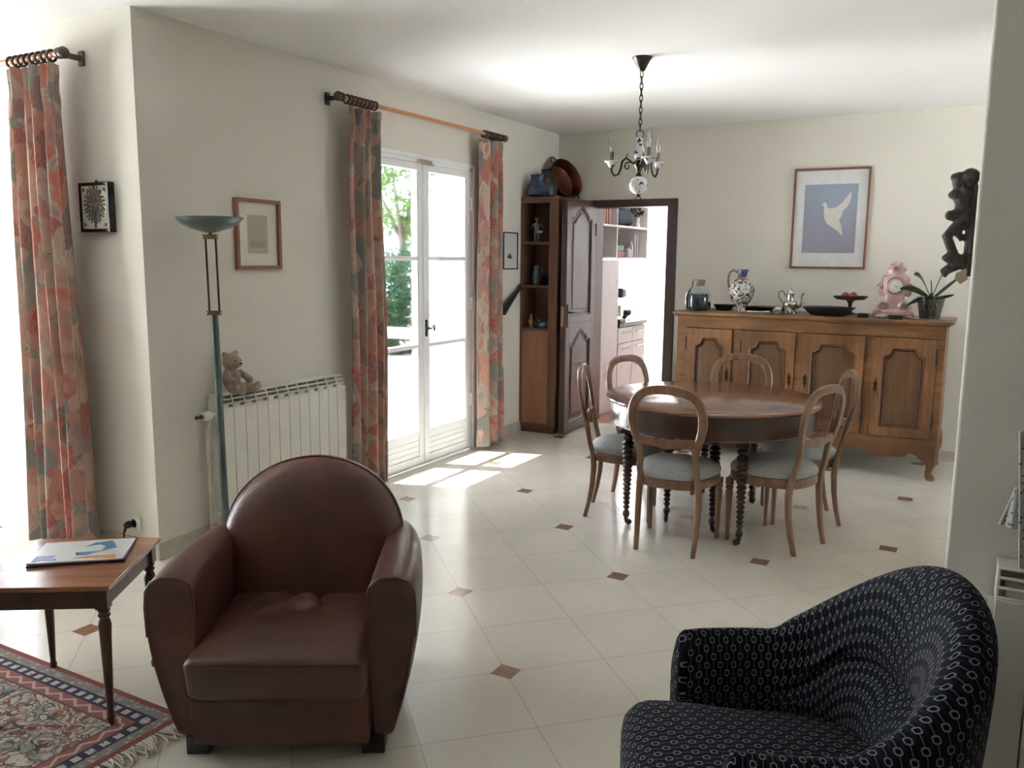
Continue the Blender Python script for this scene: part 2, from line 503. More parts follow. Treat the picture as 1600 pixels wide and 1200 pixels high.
M_wall = wallmat('cream_plaster', (.68, .655, .59))
M_ceil = wallmat('white_ceiling_paint', (.82, .82, .82), .08)
M_dwall = wallmat('umber_bounce_damper', (.16, .13, .10))  # dark tone put on unseen walls to cut bounced light
M_stone = plain('beige_stone_skirting', (.50, .46, .38), .4, var=.1)
M_floor = floor_mat()
M_white = plain('white_joinery_paint', (.78, .79, .80), .35, var=.02)
M_radw = plain('white_radiator_enamel', (.72, .71, .65), .3, var=.02)
M_pane = glassy('window_glass')
M_curt = curtain_fabric()
M_rodw = wood('orange_pine_pole', (.40, .16, .07), (.52, .24, .12), 'y', .35)
M_darkw = wood('dark_turned_wood', (.035, .022, .014), (.075, .045, .028), 'z', .4)
M_leather = leather('brown_club_leather')
M_chain = chain_fabric()
M_walnut = wood('walnut_chair_wood', (.12, .060, .034), (.23, .125, .072), 'z', .32, coat=.25)
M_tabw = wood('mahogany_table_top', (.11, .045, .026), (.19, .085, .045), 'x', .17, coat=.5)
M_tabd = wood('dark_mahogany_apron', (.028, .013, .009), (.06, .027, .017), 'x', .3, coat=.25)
M_seat = plain('grey_seat_fabric', (.33, .335, .325), .85, var=.08, scale=60, bump=.1)
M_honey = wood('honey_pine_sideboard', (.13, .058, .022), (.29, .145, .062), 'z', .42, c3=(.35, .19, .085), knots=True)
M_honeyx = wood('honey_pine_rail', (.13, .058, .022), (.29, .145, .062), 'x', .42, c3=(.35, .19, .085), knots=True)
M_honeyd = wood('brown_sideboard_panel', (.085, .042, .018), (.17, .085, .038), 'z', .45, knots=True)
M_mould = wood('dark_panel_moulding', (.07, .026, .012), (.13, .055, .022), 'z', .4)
M_door = wood('dark_stained_door', (.034, .016, .014), (.062, .030, .025), 'z', .38, coat=.08)
M_arm = wood('brown_bookcase_wood', (.075, .034, .020), (.13, .062, .036), 'z', .4)
M_armo = wood('orange_bookcase_panel', (.20, .085, .040), (.28, .125, .062), 'z', .4)
M_brass = plain('brass', (.30, .22, .11), .35, 1, var=.15)
M_iron = plain('aged_dark_metal', (.06, .05, .04), .35, .9, var=.2)
M_chrome = plain('silver_metal', (.62, .60, .55), .18, 1, var=.08, scale=30)
M_black = plain('black_material', (.012, .012, .014), .35, var=.1)
M_porc = plain('white_porcelain', (.72, .71, .68), .15, var=.03, coat=.4)
M_lampg = plain('verdigris_lamp_metal', (.12, .16, .16), .3, .6, var=.12)
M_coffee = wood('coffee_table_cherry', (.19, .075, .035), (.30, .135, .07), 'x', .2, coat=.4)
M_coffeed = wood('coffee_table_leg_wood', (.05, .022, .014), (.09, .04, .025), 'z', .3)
# ------------------------------------------------------------------ room shell
XA, YB, YC, ZC = -3.47, 2.67, 7.10, 2.61
g = G(); g.box(-6.2, -3.5, -.12, 3.0, YB, 0); g.box(XA, YB, -.12, 3.0, YC, 0)
struct('floor', g, M_floor, smooth=False)
g = G(); g.box(-6.5, -3.8, ZC, 3.3, YB + .3, ZC + .25); g.box(-3.77, YB + .3, ZC, 3.3, YC, ZC + .25)
struct('ceiling', g, M_ceil, smooth=False)
g = G(); g.box(-8.4, -3.8, ZC, -6.5, 2.97, ZC + .2); g.box(-5.4, 7.25, ZC, -3.77, 10.6, ZC + .15)
struct('sun_block_slabs', g, M_white, smooth=False)  # slabs added outside to keep sun out of far-left and kitchen openings
# left wall (french door between curtains)
g = G()
DY0, DY1, DZ = 4.26, 5.62, 2.18
for a in ((YB, 0, DY0, ZC), (DY1, 0, YC, ZC), (DY0, DZ, DY1, ZC)):
    g.box(-3.77, a[0], a[1], XA, a[2], a[3])
struct('wall_left', g, M_wall, smooth=False)
g = G()
DX0, DX1 = -5.74, -4.38
for a in ((-6.2, 0, DX0, ZC), (DX1, 0, -3.77, ZC), (DX0, DZ, DX1, ZC)):
    g.box(a[0], YB, a[1], a[2], YB + .3, a[3])
struct('wall_front_left', g, M_wall, smooth=False)
OX0, OX1, OZ = -3.10, -2.40, 1.98
g = G()
for a in ((XA, 0, OX0, ZC), (OX1, 0, 3.0, ZC), (OX0, OZ, OX1, ZC)):
    g.box(a[0], YC, a[1], a[2], YC + .15, a[3])
struct('wall_back', g, M_wall, smooth=False)
g = G(); g.box(-.030, 2.33, 0, 3.0, 2.55, ZC)
struct('wall_right_pier', g, M_wall, smooth=False, bevel=.008, seg=3)
g = G(); g.box(.90, 2.55, 0, 1.05, 5.2, ZC)
struct('wall_light_block', g, M_wall, smooth=False)  # unseen, added to block right-window light from the left wall
# walls out of frame, each with the daylight openings of the house
g = G(); g.box(3.0, -3.8, 0, 3.3, 2.55, ZC)
struct('wall_right_near', g, M_dwall, smooth=False)
g = G()
for a in ((2.55, 0, 5.2, ZC), (6.4, 0, 7.25, ZC), (5.2, 0, 6.4, .9), (5.2, 2.2, 6.4, ZC)):
    g.box(3.0, a[0], a[1], 3.3, a[2], a[3])
struct('wall_right', g, M_wall, smooth=False)
g = G()
for a in ((-3.8, 0, .45, ZC), (1.95, 0, 2.97, ZC), (.45, 2.2, 1.95, ZC)):
    g.box(-6.5, a[0], a[1], -6.2, a[2], a[3])
struct('wall_far_left', g, M_wall, smooth=False)
g = G()
g.box(-6.2, -3.8, 0, 3.0, -3.5, ZC)
struct('wall_rear', g, M_dwall, smooth=False)
# skirting of beige stone
g = G(); g.box(XA, YB - .012, 0, XA + .012, DY0 - .02, .09); g.box(XA, DY1 + .02, 0, XA + .012, 6.40, .09)
struct('baseboard_left', g, M_stone, bevel=.002)
g = G(); g.box(DX1 + .04, YB - .012, 0, XA, YB, .09)
struct('baseboard_front_left', g, M_stone, bevel=.002)
g = G(); g.box(OX1 + .075, YC - .012, 0, 3.0, YC, .08)
struct('baseboard_back', g, M_stone, bevel=.002)

# ------------------------------------------------------------------ french doors
def french_door(name, loc, rotz, W=1.36, detail=True):
    g = G()
    fr = .045
    g.box(0, -.004, 0, fr, .09, 2.18); g.box(W - fr, -.004, 0, W, .09, 2.18); g.box(0, -.004, 2.14, W, .09, 2.18)
    g.box(-.012, -.012, 0, .012, 0, 2.19); g.box(W - .012, -.012, 0, W + .012, 0, 2.19); g.box(-.012, -.012, 2.168, W + .012, 0, 2.195)
    g.box(0, 0, .0, W, .12, .022)
    root = struct(name, g, M_white, loc=loc, rotz=rotz, bevel=.002)
    mid = W / 2 + .01
    for k, (a, b) in enumerate(((fr + .003, mid - .002), (mid + .002, W - fr - .003))):
        g = G()
        y0, y1 = -.008, .045
        sa, sb = (.065, .060) if k == 0 else (.060, .065)
        gz0, gz1 = .26, 2.09
        g.box(a, y0, .025, a + sa, y1, 2.138); g.box(b - sb, y0, .025, b, y1, 2.138)
        g.box(a + sa, y0, gz1, b - sb, y1, 2.138); g.box(a + sa, y0, .235, b - sb, y1, gz0); g.box(a + sa, y0, .025, b - sb, y1, .075)
        for z in (.873, 1.490): g.box(a + sa, y0 + .008, z - .014, b - sb, y1, z + .014)
        # grooved lower panel
        for i in range(4):
            z = .075 + i * .04
            g.box(a + sa, y0 + .008, z + .002, b - sb, y1 - .01, z + .038)
        g.box(a + sa, y0 + .012, .075, b - sb, y1 - .012, .235)
        # glazing bead
        for z0, z1 in ((gz0, .859), (.887, 1.476), (1.504, gz1)):
            g.box(a + sa, y0 + .004, z0, a + sa + .01, y0 + .02, z1); g.box(b - sb - .01, y0 + .004, z0, b - sb, y0 + .02, z1)
        if k == 0: g.box(b - .012, y0 - .014, .03, b + .018, y0, 2.135)
        leaf = link('door_leaf', g, M_white, root, bevel=.002)
        for z0, z1 in ((gz0, .859), (.887, 1.476), (1.504, gz1)):
            g = G(); g.box(a + sa - .003, .016, z0 - .003, b - sb + .003, .020, z1 + .003)
            link('pane', g, M_pane, leaf, smooth=False)
        for z in (.35, 1.1, 1.85):
            g = G(); xx = a - .004 if k == 0 else b + .004
            g.lathe([(.007, 0), (.007, .085)], 10, c=(xx, y0 - .006, z)); g.ell((xx, y0 - .006, z + .09), .008, 8, 6)
            link('hinge', g, M_white, leaf)
    g = G(); zc = 1.0; xx = mid
    g.rbox((xx, -.026, zc), (.013, .004, .06), .004, 3)
    g.lathe([(.012, 0), (.009, .02), (.006, .03)], 12, M=Matrix.Translation((xx, -.03, zc)) @ Matrix.Rotation(pi / 2, 4, 'X'))
    pts = [(xx, -.06, zc), (xx + .012, -.062, zc - .004), (xx + .028, -.062, zc + .012), (xx + .045, -.06, zc + .02), (xx + .05, -.06, zc + .008), (xx + .052, -.058, zc - .02)]
    g.tube(pts, [.006, .006, .005, .006, .006, .009], 8)
    link('handle', g, M_iron, root)
    g = G(); g.rbox((xx - .02, -.032, 2.148), (.075, .016, .014), .006, 3); g.rbox((xx + .02, -.028, 2.135), (.07, .012, .006), .004, 3)
    link('latch', g, M_chrome, root)
    return root
french_door('door_1', (XA, DY0, 0), pi / 2)
french_door('door_2', (DX0, YB, 0), 0)

# open white shutter outside the french door
g = G()
g.box(-.245, 0, .03, -.20, .035, 2.12); g.box(-.045, 0, .03, 0, .035, 2.12)
for z in (.03, 1.02, 2.03): g.box(-.20, 0, z, -.045, .035, z + .09)
for i in range(44):
    z = .13 + i * .0202
    for zz in (z, z + .99):
        if zz < 2.03 and not (1.0 < zz < 1.11):
            g.box(-.20, .006, zz, -.045, .03, zz + .017)
tag(link('window_shutter', g, M_white, loc=(-3.785, 5.60, 0), bevel=.002), 'white louvred shutter folded open outside the french door', 'shutter')

# ------------------------------------------------------------------ outdoors
M_terr = plain('pale_terrace_paving', (.62, .615, .59), .8, var=.08, scale=3)
M_render = plain('white_outdoor_render', (.80, .79, .76), .9, var=.03, bump=.2)
g = G(); g.box(-22, 2.97, -.2, -3.77, 30, -.04); g.box(-3.77, 10.35, -.2, 5, 30, -.04); g.box(-22, -12, -.2, -6.5, 2.97, -.04); g.box(-6.5, -12, -.2, 12, -3.8, -.04); g.box(3.3, -3.8, -.2, 12, 30, -.04)
struct('ground_terrace', g, M_terr, smooth=False)
g = G(); g.box(-11.2, 2.97, -.04, -10.95, 8.2, 3.2)
struct('wall_garden', g, M_render, smooth=False)

def leafmat(name, c1, c2):
    m, nt, b = newmat(name); h = NT(nt)
    c = h.ramp(h.noise(h.coord(), 3.5, 3), [(.3, c1), (.7, c2)])
    h.put(b.inputs['Base Color'], c); b.inputs['Roughness'].default_value = .7; b.inputs['Specular IOR Level'].default_value = .15
    out = [q for q in nt.nodes if q.type == 'OUTPUT_MATERIAL'][0]
    tr = h.n('ShaderNodeBsdfTranslucent'); nt.links.new(c, tr.inputs[0])
    mx = h.n('ShaderNodeMixShader'); mx.inputs[0].default_value = .35
    nt.links.new(b.outputs[0], mx.inputs[1]); nt.links.new(tr.outputs[0], mx.inputs[2]); nt.links.new(mx.outputs[0], out.inputs[0])
    return m
M_leafA = leafmat('sunlit_light_leaves', (.030, .110, .006), (.090, .19, .010))
M_leafB = leafmat('bluish_dark_leaves', (.006, .036, .014), (.014, .066, .022))
M_bark = plain('bark', (.08, .06, .045), .9, var=.3, bump=.5)
def foliage(blobs, n, size, rnd):
    g = G()
    for i in range(n):
        c, r = rnd.choices(blobs, [b[1] ** 2 for b in blobs])[0]
        a = rnd.uniform(0, 2 * pi); t = math.acos(rnd.uniform(-1, 1)); q = r * rnd.uniform(.72, 1.0)
        p = Vector(c) + Vector((sin(t) * cos(a), sin(t) * sin(a), cos(t) * .95)) * q
        R = Euler((rnd.uniform(-1, 1), rnd.uniform(-1, 1), rnd.uniform(0, 6.3))).to_matrix()
        s_ = size * rnd.uniform(.6, 1.3)
        V4 = [R @ Vector(v) * s_ + p for v in ((-1, 0, 0), (-.2, .42, .1), (1, 0, 0), (-.2, -.42, .1))]
        g.add(V4, [(0, 1, 2, 3)])
    return g
def tree(name, label, cat, base, blobs, n, size, mat, h0):
    r = thing(name, label, cat, base)
    rnd = random.Random(len(label))
    link('foliage', foliage(blobs, n, size, rnd), mat, r, smooth=False)
    g = G(); g.tube([(0, 0, -.04), (.03, 0, h0 * .5), (0, .04, h0)], [.11, .085, .05], 8)
    for k in range(4):
        a = k * 1.7; g.tube([(0, .04, h0 * .8), (.35 * cos(a), .35 * sin(a), h0 * 1.15), (.7 * cos(a), .7 * sin(a), h0 * 1.45)], [.05, .03, .015], 6)
    link('trunk', g, M_bark, r)
tree('garden_tree', 'tall light green tree seen through the french door', 'tree', (-9.6, 13.0, 0),
     [((-.3, .2, 3.0), 1.25), ((.9, .3, 3.5), 1.1), ((.2, -.3, 4.6), 1.2), ((-1.3, .1, 3.6), 1.1), ((.6, .4, 2.2), .8), ((1.3, .3, 2.3), .6)], 7000, .075, M_leafA, 2.2)
tree('garden_shrub', 'dense dark green shrub below the light green tree in the garden', 'shrub', (-8.2, 10.85, 0),
     [((0, 0, .95), .72), ((.45, .2, 1.25), .55), ((-.5, .1, .9), .6), ((.1, .2, .45), .6), ((-.3, -.1, .30), .5)], 9000, .050, M_leafB, .6)

# white terrace table and folding chair
t = thing('terrace_table', 'white table standing on the sunny terrace outside', 'table', (-5.45, 7.15, -.04), radians(8))
g = G(); g.box(-.75, -.42, .735, .75, .42, .765); link('table_top', g, M_white, t, bevel=.006)
for sx in (-1, 1):
    for sy in (-1, 1):
        g = G(); g.box(sx * .68 - .025, sy * .36 - .025, 0, sx * .68 + .025, sy * .36 + .025, .735); link('leg', g, M_white, t, bevel=.003)
M_teak = wood('weathered_teak', (.22, .18, .14), (.34, .29, .24), 'x', .7)
t = thing('folding_chair', 'weathered wooden folding chair on the sunny terrace', 'chair', (-5.35, 7.95, -.04), radians(200))
g = G()
for i in range(6): g.box(-.2, -.2 + i * .068, .44, .2, -.2 + i * .068 + .05, .455)
link('seat', g, M_teak, t, bevel=.002)
g = G()
for i in range(4): g.box(-.2, .24 + i * .012, .62 + i * .07, .2, .255 + i * .012, .67 + i * .07)
link('backrest', g, M_teak, t, bevel=.002)
for sx in (-1, 1):
    g = G(); g.tube([(sx * .215, -.26, 0), (sx * .215, .20, .46), (sx * .215, .30, .92)], .016, 6); link('leg', g, M_teak, t)
    g = G(); g.tube([(sx * .19, .26, 0), (sx * .19, -.20, .44)], .016, 6); link('leg', g, M_teak, t)

# ------------------------------------------------------------------ kitchen beyond the doorway
M_terra = plain('terracotta_tiles', (.36, .17, .10), .45, var=.15, scale=4)
M_kwall = wallmat('white_kitchen_wall', (.80, .80, .80), .05)
M_lilac = plain('grey_lilac_laminate', (.50, .48, .50), .4, var=.03)
M_kwhite = plain('white_shelf_laminate', (.74, .73, .74), .4, var=.02)
M_kback = plain('grey_shelf_back', (.30, .30, .33), .6, var=.05)
g = G(); g.box(-4.1, YC, -.12, 0.0, 10.35, -.004); struct('floor_kitchen', g, M_terra, smooth=False)
g = G(); g.box(-4.1, YC + .15, 2.5, .2, 10.35, 2.7); struct('ceiling_kitchen', g, M_ceil, smooth=False)
g = G()
for a in ((7.1, -.12, 7.9, 2.5), (7.9, -.12, 8.62, .9), (7.9, 1.46, 8.62, 2.5), (8.62, 2.25, 10.35, 2.5), (10.25, -.12, 10.35, 2.25)):
    g.box(-4.1, a[0], a[1], -3.85, a[2], a[3])
struct('wall_kitchen_left', g, M_kwall, smooth=False)
g = G(); g.box(-3.85, 10.2, -.12, .2, 10.35, 2.5)
struct('wall_kitchen_far', g, M_kwall, smooth=False)
g = G(); g.box(.0, 7.25, -.12, .2, 10.2, 2.5); struct('wall_kitchen_right', g, M_kwall, smooth=False)
g = G()
for y in (8.60, 9.42, 10.2):
    g.box(-3.95, y, 0, -3.90, y + .06, 2.25)
g.box(-3.95, 8.6, 2.19, -3.90, 10.25, 2.25); g.box(-3.95, 8.6, 0, -3.9, 10.25, .08)
struct('window_kitchen', g, M_white, bevel=.002)
KX = -3.16
g = G(); g.box(-3.70, 7.30, .0, KX, 7.86, 1.49)
tall = tag(link('tall_kitchen_cabinet', g, M_lilac, bevel=.003), 'tall grey lilac kitchen cabinet just inside the doorway', 'cabinet')
for z in (.95, 1.28):
    g = G(); g.tube([(KX, 7.80, z), (KX + .03, 7.80, z), (KX + .03, 7.80, z + .03)], .006, 6); link('knob', g, M_chrome, tall)
g = G()
g.box(-3.55, 7.32, 1.495, KX, 8.64, 1.515); g.box(-3.55, 7.32, 1.805, KX, 8.64, 1.825); g.box(-3.55, 7.32, 2.10, KX, 8.64, 2.12)
for y in (7.32, 7.78, 8.62): g.box(-3.55, y - (.0 if y < 8 else .0), 1.515, KX, y + .02, 2.10)
g2 = G(); g2.box(-3.56, 7.32, 1.5, -3.545, 8.64, 2.11)
sh = tag(link('kitchen_shelf', g, M_kwhite, bevel=.001), 'white four-compartment wall shelf in the kitchen', 'shelf')
link('back_panel', g2, M_kback, sh, smooth=False)
g = G(); g.box(-3.84, 7.88, .82, KX + .02, 8.66, .86)
tag(link('kitchen_worktop', g, plain('dark_worktop', (.05, .055, .06), .25, var=.1), bevel=.003), 'dark kitchen worktop above the drawers', 'worktop')
for k, (a, b) in enumerate(((7.88, 8.27), (8.275, 8.65))):
    g = G(); g.box(-3.80, a, .0, KX - .02, b, .82)
    u = tag(link('base_cabinet', g, M_lilac, bevel=.002), ('kitchen drawer cabinet below the coffee machine', 'kitchen drawer cabinet at the bright far end of the worktop')[k], 'cabinet', 'kitchen base cabinets')
    for z0, z1 in ((.66, .81), (.47, .65), (.10, .46)):
        g = G(); g.box(KX - .02, a + .004, z0, KX, b - .004, z1); d = link('drawer', g, M_lilac, u, bevel=.002)
        g = G(); m_ = (a + b) / 2; z = z1 - .05
        g.tube([(KX, m_ - .1, z), (KX + .022, m_ - .1, z), (KX + .022, m_ + .1, z), (KX, m_ + .1, z)], .005, 6); link('handle', g, M_chrome, d)
# coffee machine
t = thing('coffee_machine', 'black coffee machine on the kitchen worktop', 'coffee machine', (-3.275, 8.02, .86))
g = G(); g.rbox((0, 0, .02), (.11, .08, .02), .012, 3); g.rbox((-.04, 0, .17), (.07, .075, .17), .03, 5); g.rbox((.03, 0, .30), (.09, .07, .05), .03, 5); link('body', g, M_black, t)
g = G(); g.rbox((.06, 0, .12), (.035, .04, .06), .01, 3); link('water_tank', g, M_chrome, t)
t = thing('fruit_basket', 'small wire basket of dark leafy fruit beside the coffee machine', 'basket', (-3.275, 8.34, .86))
g = G()
for rr, z in ((.06, .005), (.09, .05), (.105, .09)): g.tube([(rr * cos(a * .3927), rr * sin(a * .3927), z) for a in range(16)], .003, 5, closed=True)
for k in range(12): a = k * pi / 6; g.tube([(.06 * cos(a), .06 * sin(a), .005), (.09 * cos(a), .09 * sin(a), .05), (.105 * cos(a), .105 * sin(a), .09)], .002, 5)
link('wire_frame', g, M_iron, t)
g = G(); rr = random.Random(3)
for k in range(9): g.ell((rr.uniform(-.055, .055), rr.uniform(-.055, .055), .05 + rr.uniform(0, .05)), rr.uniform(.025, .035), 8, 6)
link('fruit', g, plain('dark_fruit', (.05, .035, .03), .4), t)
# books and objects on the kitchen shelf
def book(y, w_, h_, c, lab, z0, lean=0, grp='books on the kitchen shelf', depth=.20):
    g = G(); g.box(-depth, 0, 0, 0, w_, h_)
    m = plain('book_cover', c, .5)
    o = link('book', g, m, loc=(KX - .03, y, z0), bevel=.002)
    o.rotation_euler = (lean, 0, 0)
    tag(o, lab, 'book', grp)
    g = G(); g.box(-depth - .002, .003, .003, -.006, w_ - .003, h_ + .001); link('pages', g, M_porc, o)
book(7.352, .035, .235, (.66, .66, .62), 'white book at the left end of the upper kitchen shelf', 1.827)
book(7.405, .022, .24, (.03, .03, .03), 'black book leaning between a white book and a pale one', 1.827)
book(7.445, .040, .23, (.60, .60, .55), 'pale grey book between the black and dark red books', 1.827)
book(7.515, .050, .245, (.16, .05, .05), 'dark red-brown book beside the pale grey one', 1.827)
book(7.585, .030, .245, (.50, .16, .13), 'bright brick red book on the upper kitchen shelf', 1.827)
book(7.635, .070, .24, (.26, .11, .09), 'thick brown-red book next to the shelf divider', 1.827)
g = G(); g.rbox((0, 0, .085), (.13, .26, .085), .05, 6, fn=lambda p, q: (p.x, p.y, p.z * (1 - .25 * q.y * q.y) + .01 * sin(p.y * 20)))
tag(link('cloth_bag', g, plain('navy_cloth', (.015, .025, .045), .8), loc=(-3.34, 8.12, 1.829)), 'dark navy cloth bag lying on the upper kitchen shelf', 'bag')
t = thing('small_vase_plant', 'little potted plant at the right end of the upper kitchen shelf', 'plant', (-3.23, 8.50, 1.826))
g = G(); g.lathe([(.03, 0), (.034, .01), (.022, .05), (.030, .10), (.024, .10), (.016, .05), (.02, .012)], 14); link('vase', g, M_porc, t)
g = foliage([((0, 0, .17), .065)], 90, .022, random.Random(4)); link('leaves', g, M_leafB, t, smooth=False)
g = G(); g.rbox((0, 0, .115), (.008, .16, .115), .005, 3)
tag(link('serving_tray', g, plain('slate_blue_enamel', (.10, .13, .20), .3), loc=(-3.44, 7.56, 1.517)), 'slate blue tray standing upright in the lower left shelf compartment', 'tray')
g = G(); g.lathe([(.02, 0), (.045, .01), (.05, .04), (.044, .04), (.02, .014)], 16)
tag(link('small_bowl', g, plain('dark_bowl', (.03, .035, .05), .3), loc=(-3.25, 7.55, 1.516)), 'small dark bowl in front of the blue tray', 'bowl')
def can(nm, x, y, z0, r, hh, c, lab, cat, base=1.516):
    g = G(); g.lathe([(r * .9, 0), (r, .006), (r, hh * .72), (r * .55, hh * .85), (r * .5, hh), (r * .3, hh)], 14)
    tag(link(nm, g, plain(nm + '_paint', c, .3), loc=(x, y, base + z0)), lab, cat)
g = G(); g.box(-.16, 0, 0, 0, .30, .055); tag(link('biscuit_box', g, plain('red_brown_box', (.20, .06, .05), .5), loc=(-3.20, 7.81, 1.516), bevel=.003), 'flat dark red box at the bottom of the lower right shelf compartment', 'box')
g = G(); g.box(-.14, 0, 0, 0, .24, .06); tag(link('storage_tin', g, plain('dark_olive_tin', (.05, .055, .045), .4), loc=(-3.21, 7.86, 1.5725), bevel=.004), 'dark olive tin stacked on the flat red box', 'tin')
can('red_bottle', -3.25, 7.87, .118, .036, .145, (.50, .05, .06), 'bright red bottle standing on the stacked tin in the kitchen', 'bottle')
can('glass_jar', -3.30, 8.05, .118, .03, .09, (.30, .31, .33), 'grey jar behind the red bottle on the tin', 'jar')
can('patterned_mug', -3.215, 8.21, 0, .04, .10, (.55, .53, .52), 'pale patterned canister in the lower right shelf compartment', 'canister')
can('pepper_mill', -3.215, 8.30, 0, .025, .16, (.45, .44, .45), 'pale grey pepper mill beside the patterned canister', 'mill')
for i, (y, w_, c) in enumerate(((8.35, .02, (.55, .55, .58)), (8.375, .028, (.04, .04, .09)), (8.415, .022, (.42, .42, .48)))):
    book(y, w_, .23, c, ('thin pale magazine standing in the lower kitchen shelf', 'dark blue book in the lower kitchen shelf', 'grey book nearest the bright kitchen window')[i], 1.517, grp='books in the lower kitchen shelf')

# dark wooden door casing (trim) and open door leaf
g = G()
g.box(OX0 - .047, YC - .02, 0, OX0 + .02, YC + .16, OZ + .035); g.box(OX1 - .02, YC - .02, 0, OX1 + .067, YC + .16, OZ + .035)
g.box(OX0 + .02, YC - .02, OZ - .03, OX1 - .02, YC + .16, OZ + .035)
struct('trim_1', g, M_door, bevel=.004)
def ring_outline(w_, h_, top, n=28):
    """closed outline (x,z) with shaped top plus matching point on rectangle W,H computed later"""
    P = [(-w_ / 2, -h_ / 2), (w_ / 2, -h_ / 2)]
    for i in range(n + 1):
        x = w_ / 2 - w_ * i / n
        P.append((x, h_ / 2 + top(2 * x / w_)))
    return P
def rect_match(P, W_, H_):
    n = len(P) - 3; R = [(-W_ / 2, -H_ / 2), (W_ / 2, -H_ / 2)]
    for i in range(n + 1):
        R.append((W_ / 2 - W_ * i / n, H_ / 2))
    return R
def ogee(a):
    def f(u):
        u = abs(u)
        if u > .78: return -a * .75
        if u > .52: return -a * .75 + a * .55 * (1 - cos((.78 - u) / .26 * pi)) / 2 * 1.0
        return -a * .20 + a * .55 * (.5 + .5 * cos(u / .52 * pi))
    return f
def arch_panel(g, cx, cz, W_, H_, w_, h_, top, th, sgn=1, off=0.0):
    """rail-and-stile ring with recessed field. face direction local -y*sgn"""
    def put(P, y): return [Vector((cx + p[0], y * sgn, cz + p[1])) for p in P]
    o = ring_outline(w_, h_, top); r = rect_match(o, W_, H_)
    o = [(p[0], p[1] + off) for p in o]
    def ins(k): return [(p[0] * (1 - 2 * k / w_), (p[1] - off) * (1 - 2 * k / h_) + off) for p in o]
    g.loops([put(r, th), put(r, 0), put(o, 0), put(ins(.004), .006), put(ins(.016), .004), put(ins(.020), .014), put(ins(.05), .014), put(ins(.062), .007)], cap0=True, cap1=True)
tip = Vector((-3.05, 6.40)); hin = Vector((-3.088, 7.075))
ang = atan2(hin.y - tip.y, hin.x - tip.x)
LW = (hin - tip).length
leaf = thing('panelled_door', 'dark glossy panelled wooden door standing open beside the bookcase', 'door', (tip.x, tip.y, 0), ang)
g = G()
g.box(0, .0, .012, LW, .04, 1.965)
g.box(0, -.012, .012, .075, 0, 1.965); g.box(LW - .075, -.012, .012, LW, 0, 1.965)
link('door_board', g, M_door, leaf, bevel=.002)
g = G(); arch_panel(g, LW / 2, 1.46, LW - .15, 1.01, LW - .20, .90, ogee(.09), .012, 1)
for i in range(len(g.v)): g.v[i] = g.v[i] + Vector((0, -.012, 0))
link('upper_panel', g, M_door, leaf, angle=14)
g = G(); arch_panel(g, LW / 2, .483, LW - .15, .942, LW - .20, .76, ogee(.09), .012, 1, off=.0)
for i in range(len(g.v)): g.v[i] = g.v[i] + Vector((0, -.012, 0))
link('lower_panel', g, M_door, leaf, angle=14)
g = G(); g.rbox((.035, -.016, 1.02), (.018, .004, .10), .004, 3)
g.tube([(.035, -.018, 1.05), (.035, -.055, 1.05), (.06, -.06, 1.05), (.13, -.058, 1.045)], [.008, .007, .007, .006], 8)
link('handle', g, M_iron, leaf)
g = G(); g.box(-.003, .008, .93, .002, .032, 1.10); link('lock_plate', g, M_brass, leaf)
for z in (.25, 1.7):
    g = G(); g.lathe([(.008, 0), (.008, .1), (.004, .11)], 10, c=(LW, -.012, z)); link('hinge', g, M_iron, leaf)
# ------------------------------------------------------------------ rug and coffee table
RX1, RY1 = -2.17, 1.735
g = G(); g.box(-4.6, -1.0, .0, RX1, RY1, .010)
rug = tag(link('oriental_rug', g, rug_mat(RX1, RY1), bevel=.003), 'patterned oriental rug with red border under the coffee table', 'rug')
g = G(); rr = random.Random(5)
for i in range(150):
    y = RY1 - .01 - i * .0085
    a = rr.uniform(-.5, .3); L_ = rr.uniform(.05, .09)
    pts = [(RX1 - .004, y, .006), (RX1 + L_ * .4, y + a * .02, .009), (RX1 + L_ * .8, y + a * .05 + rr.uniform(-.01, .01), .006), (RX1 + L_, y + a * .09, .004)]
    g.tube(pts, [.004, .0045, .004, .003], 5)
fr_ = link('fringe', g, plain('cream_fringe', (.44, .40, .33), .9), rug); fr_['kind'] = 'stuff'

CT = thing('coffee_table', 'small low cherry wood table with turned legs on the rug', 'table', (-2.60, 1.655, .0), radians(33))
TW, TD, TH = .43, .47, .485
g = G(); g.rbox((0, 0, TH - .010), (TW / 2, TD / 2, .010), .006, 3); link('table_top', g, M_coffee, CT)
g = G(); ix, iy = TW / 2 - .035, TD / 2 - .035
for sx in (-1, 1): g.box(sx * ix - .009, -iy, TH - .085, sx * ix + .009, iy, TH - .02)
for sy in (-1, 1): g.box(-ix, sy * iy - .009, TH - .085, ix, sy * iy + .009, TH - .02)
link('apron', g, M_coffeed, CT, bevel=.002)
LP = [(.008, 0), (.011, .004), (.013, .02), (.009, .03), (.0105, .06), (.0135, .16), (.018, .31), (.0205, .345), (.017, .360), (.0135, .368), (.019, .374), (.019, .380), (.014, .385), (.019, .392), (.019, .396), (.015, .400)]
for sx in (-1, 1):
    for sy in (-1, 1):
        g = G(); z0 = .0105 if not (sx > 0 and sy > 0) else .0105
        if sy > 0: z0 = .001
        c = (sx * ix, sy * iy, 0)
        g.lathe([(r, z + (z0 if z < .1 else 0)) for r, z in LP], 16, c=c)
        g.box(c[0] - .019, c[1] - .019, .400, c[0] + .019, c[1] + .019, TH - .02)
        link('leg', g, M_coffeed, CT)
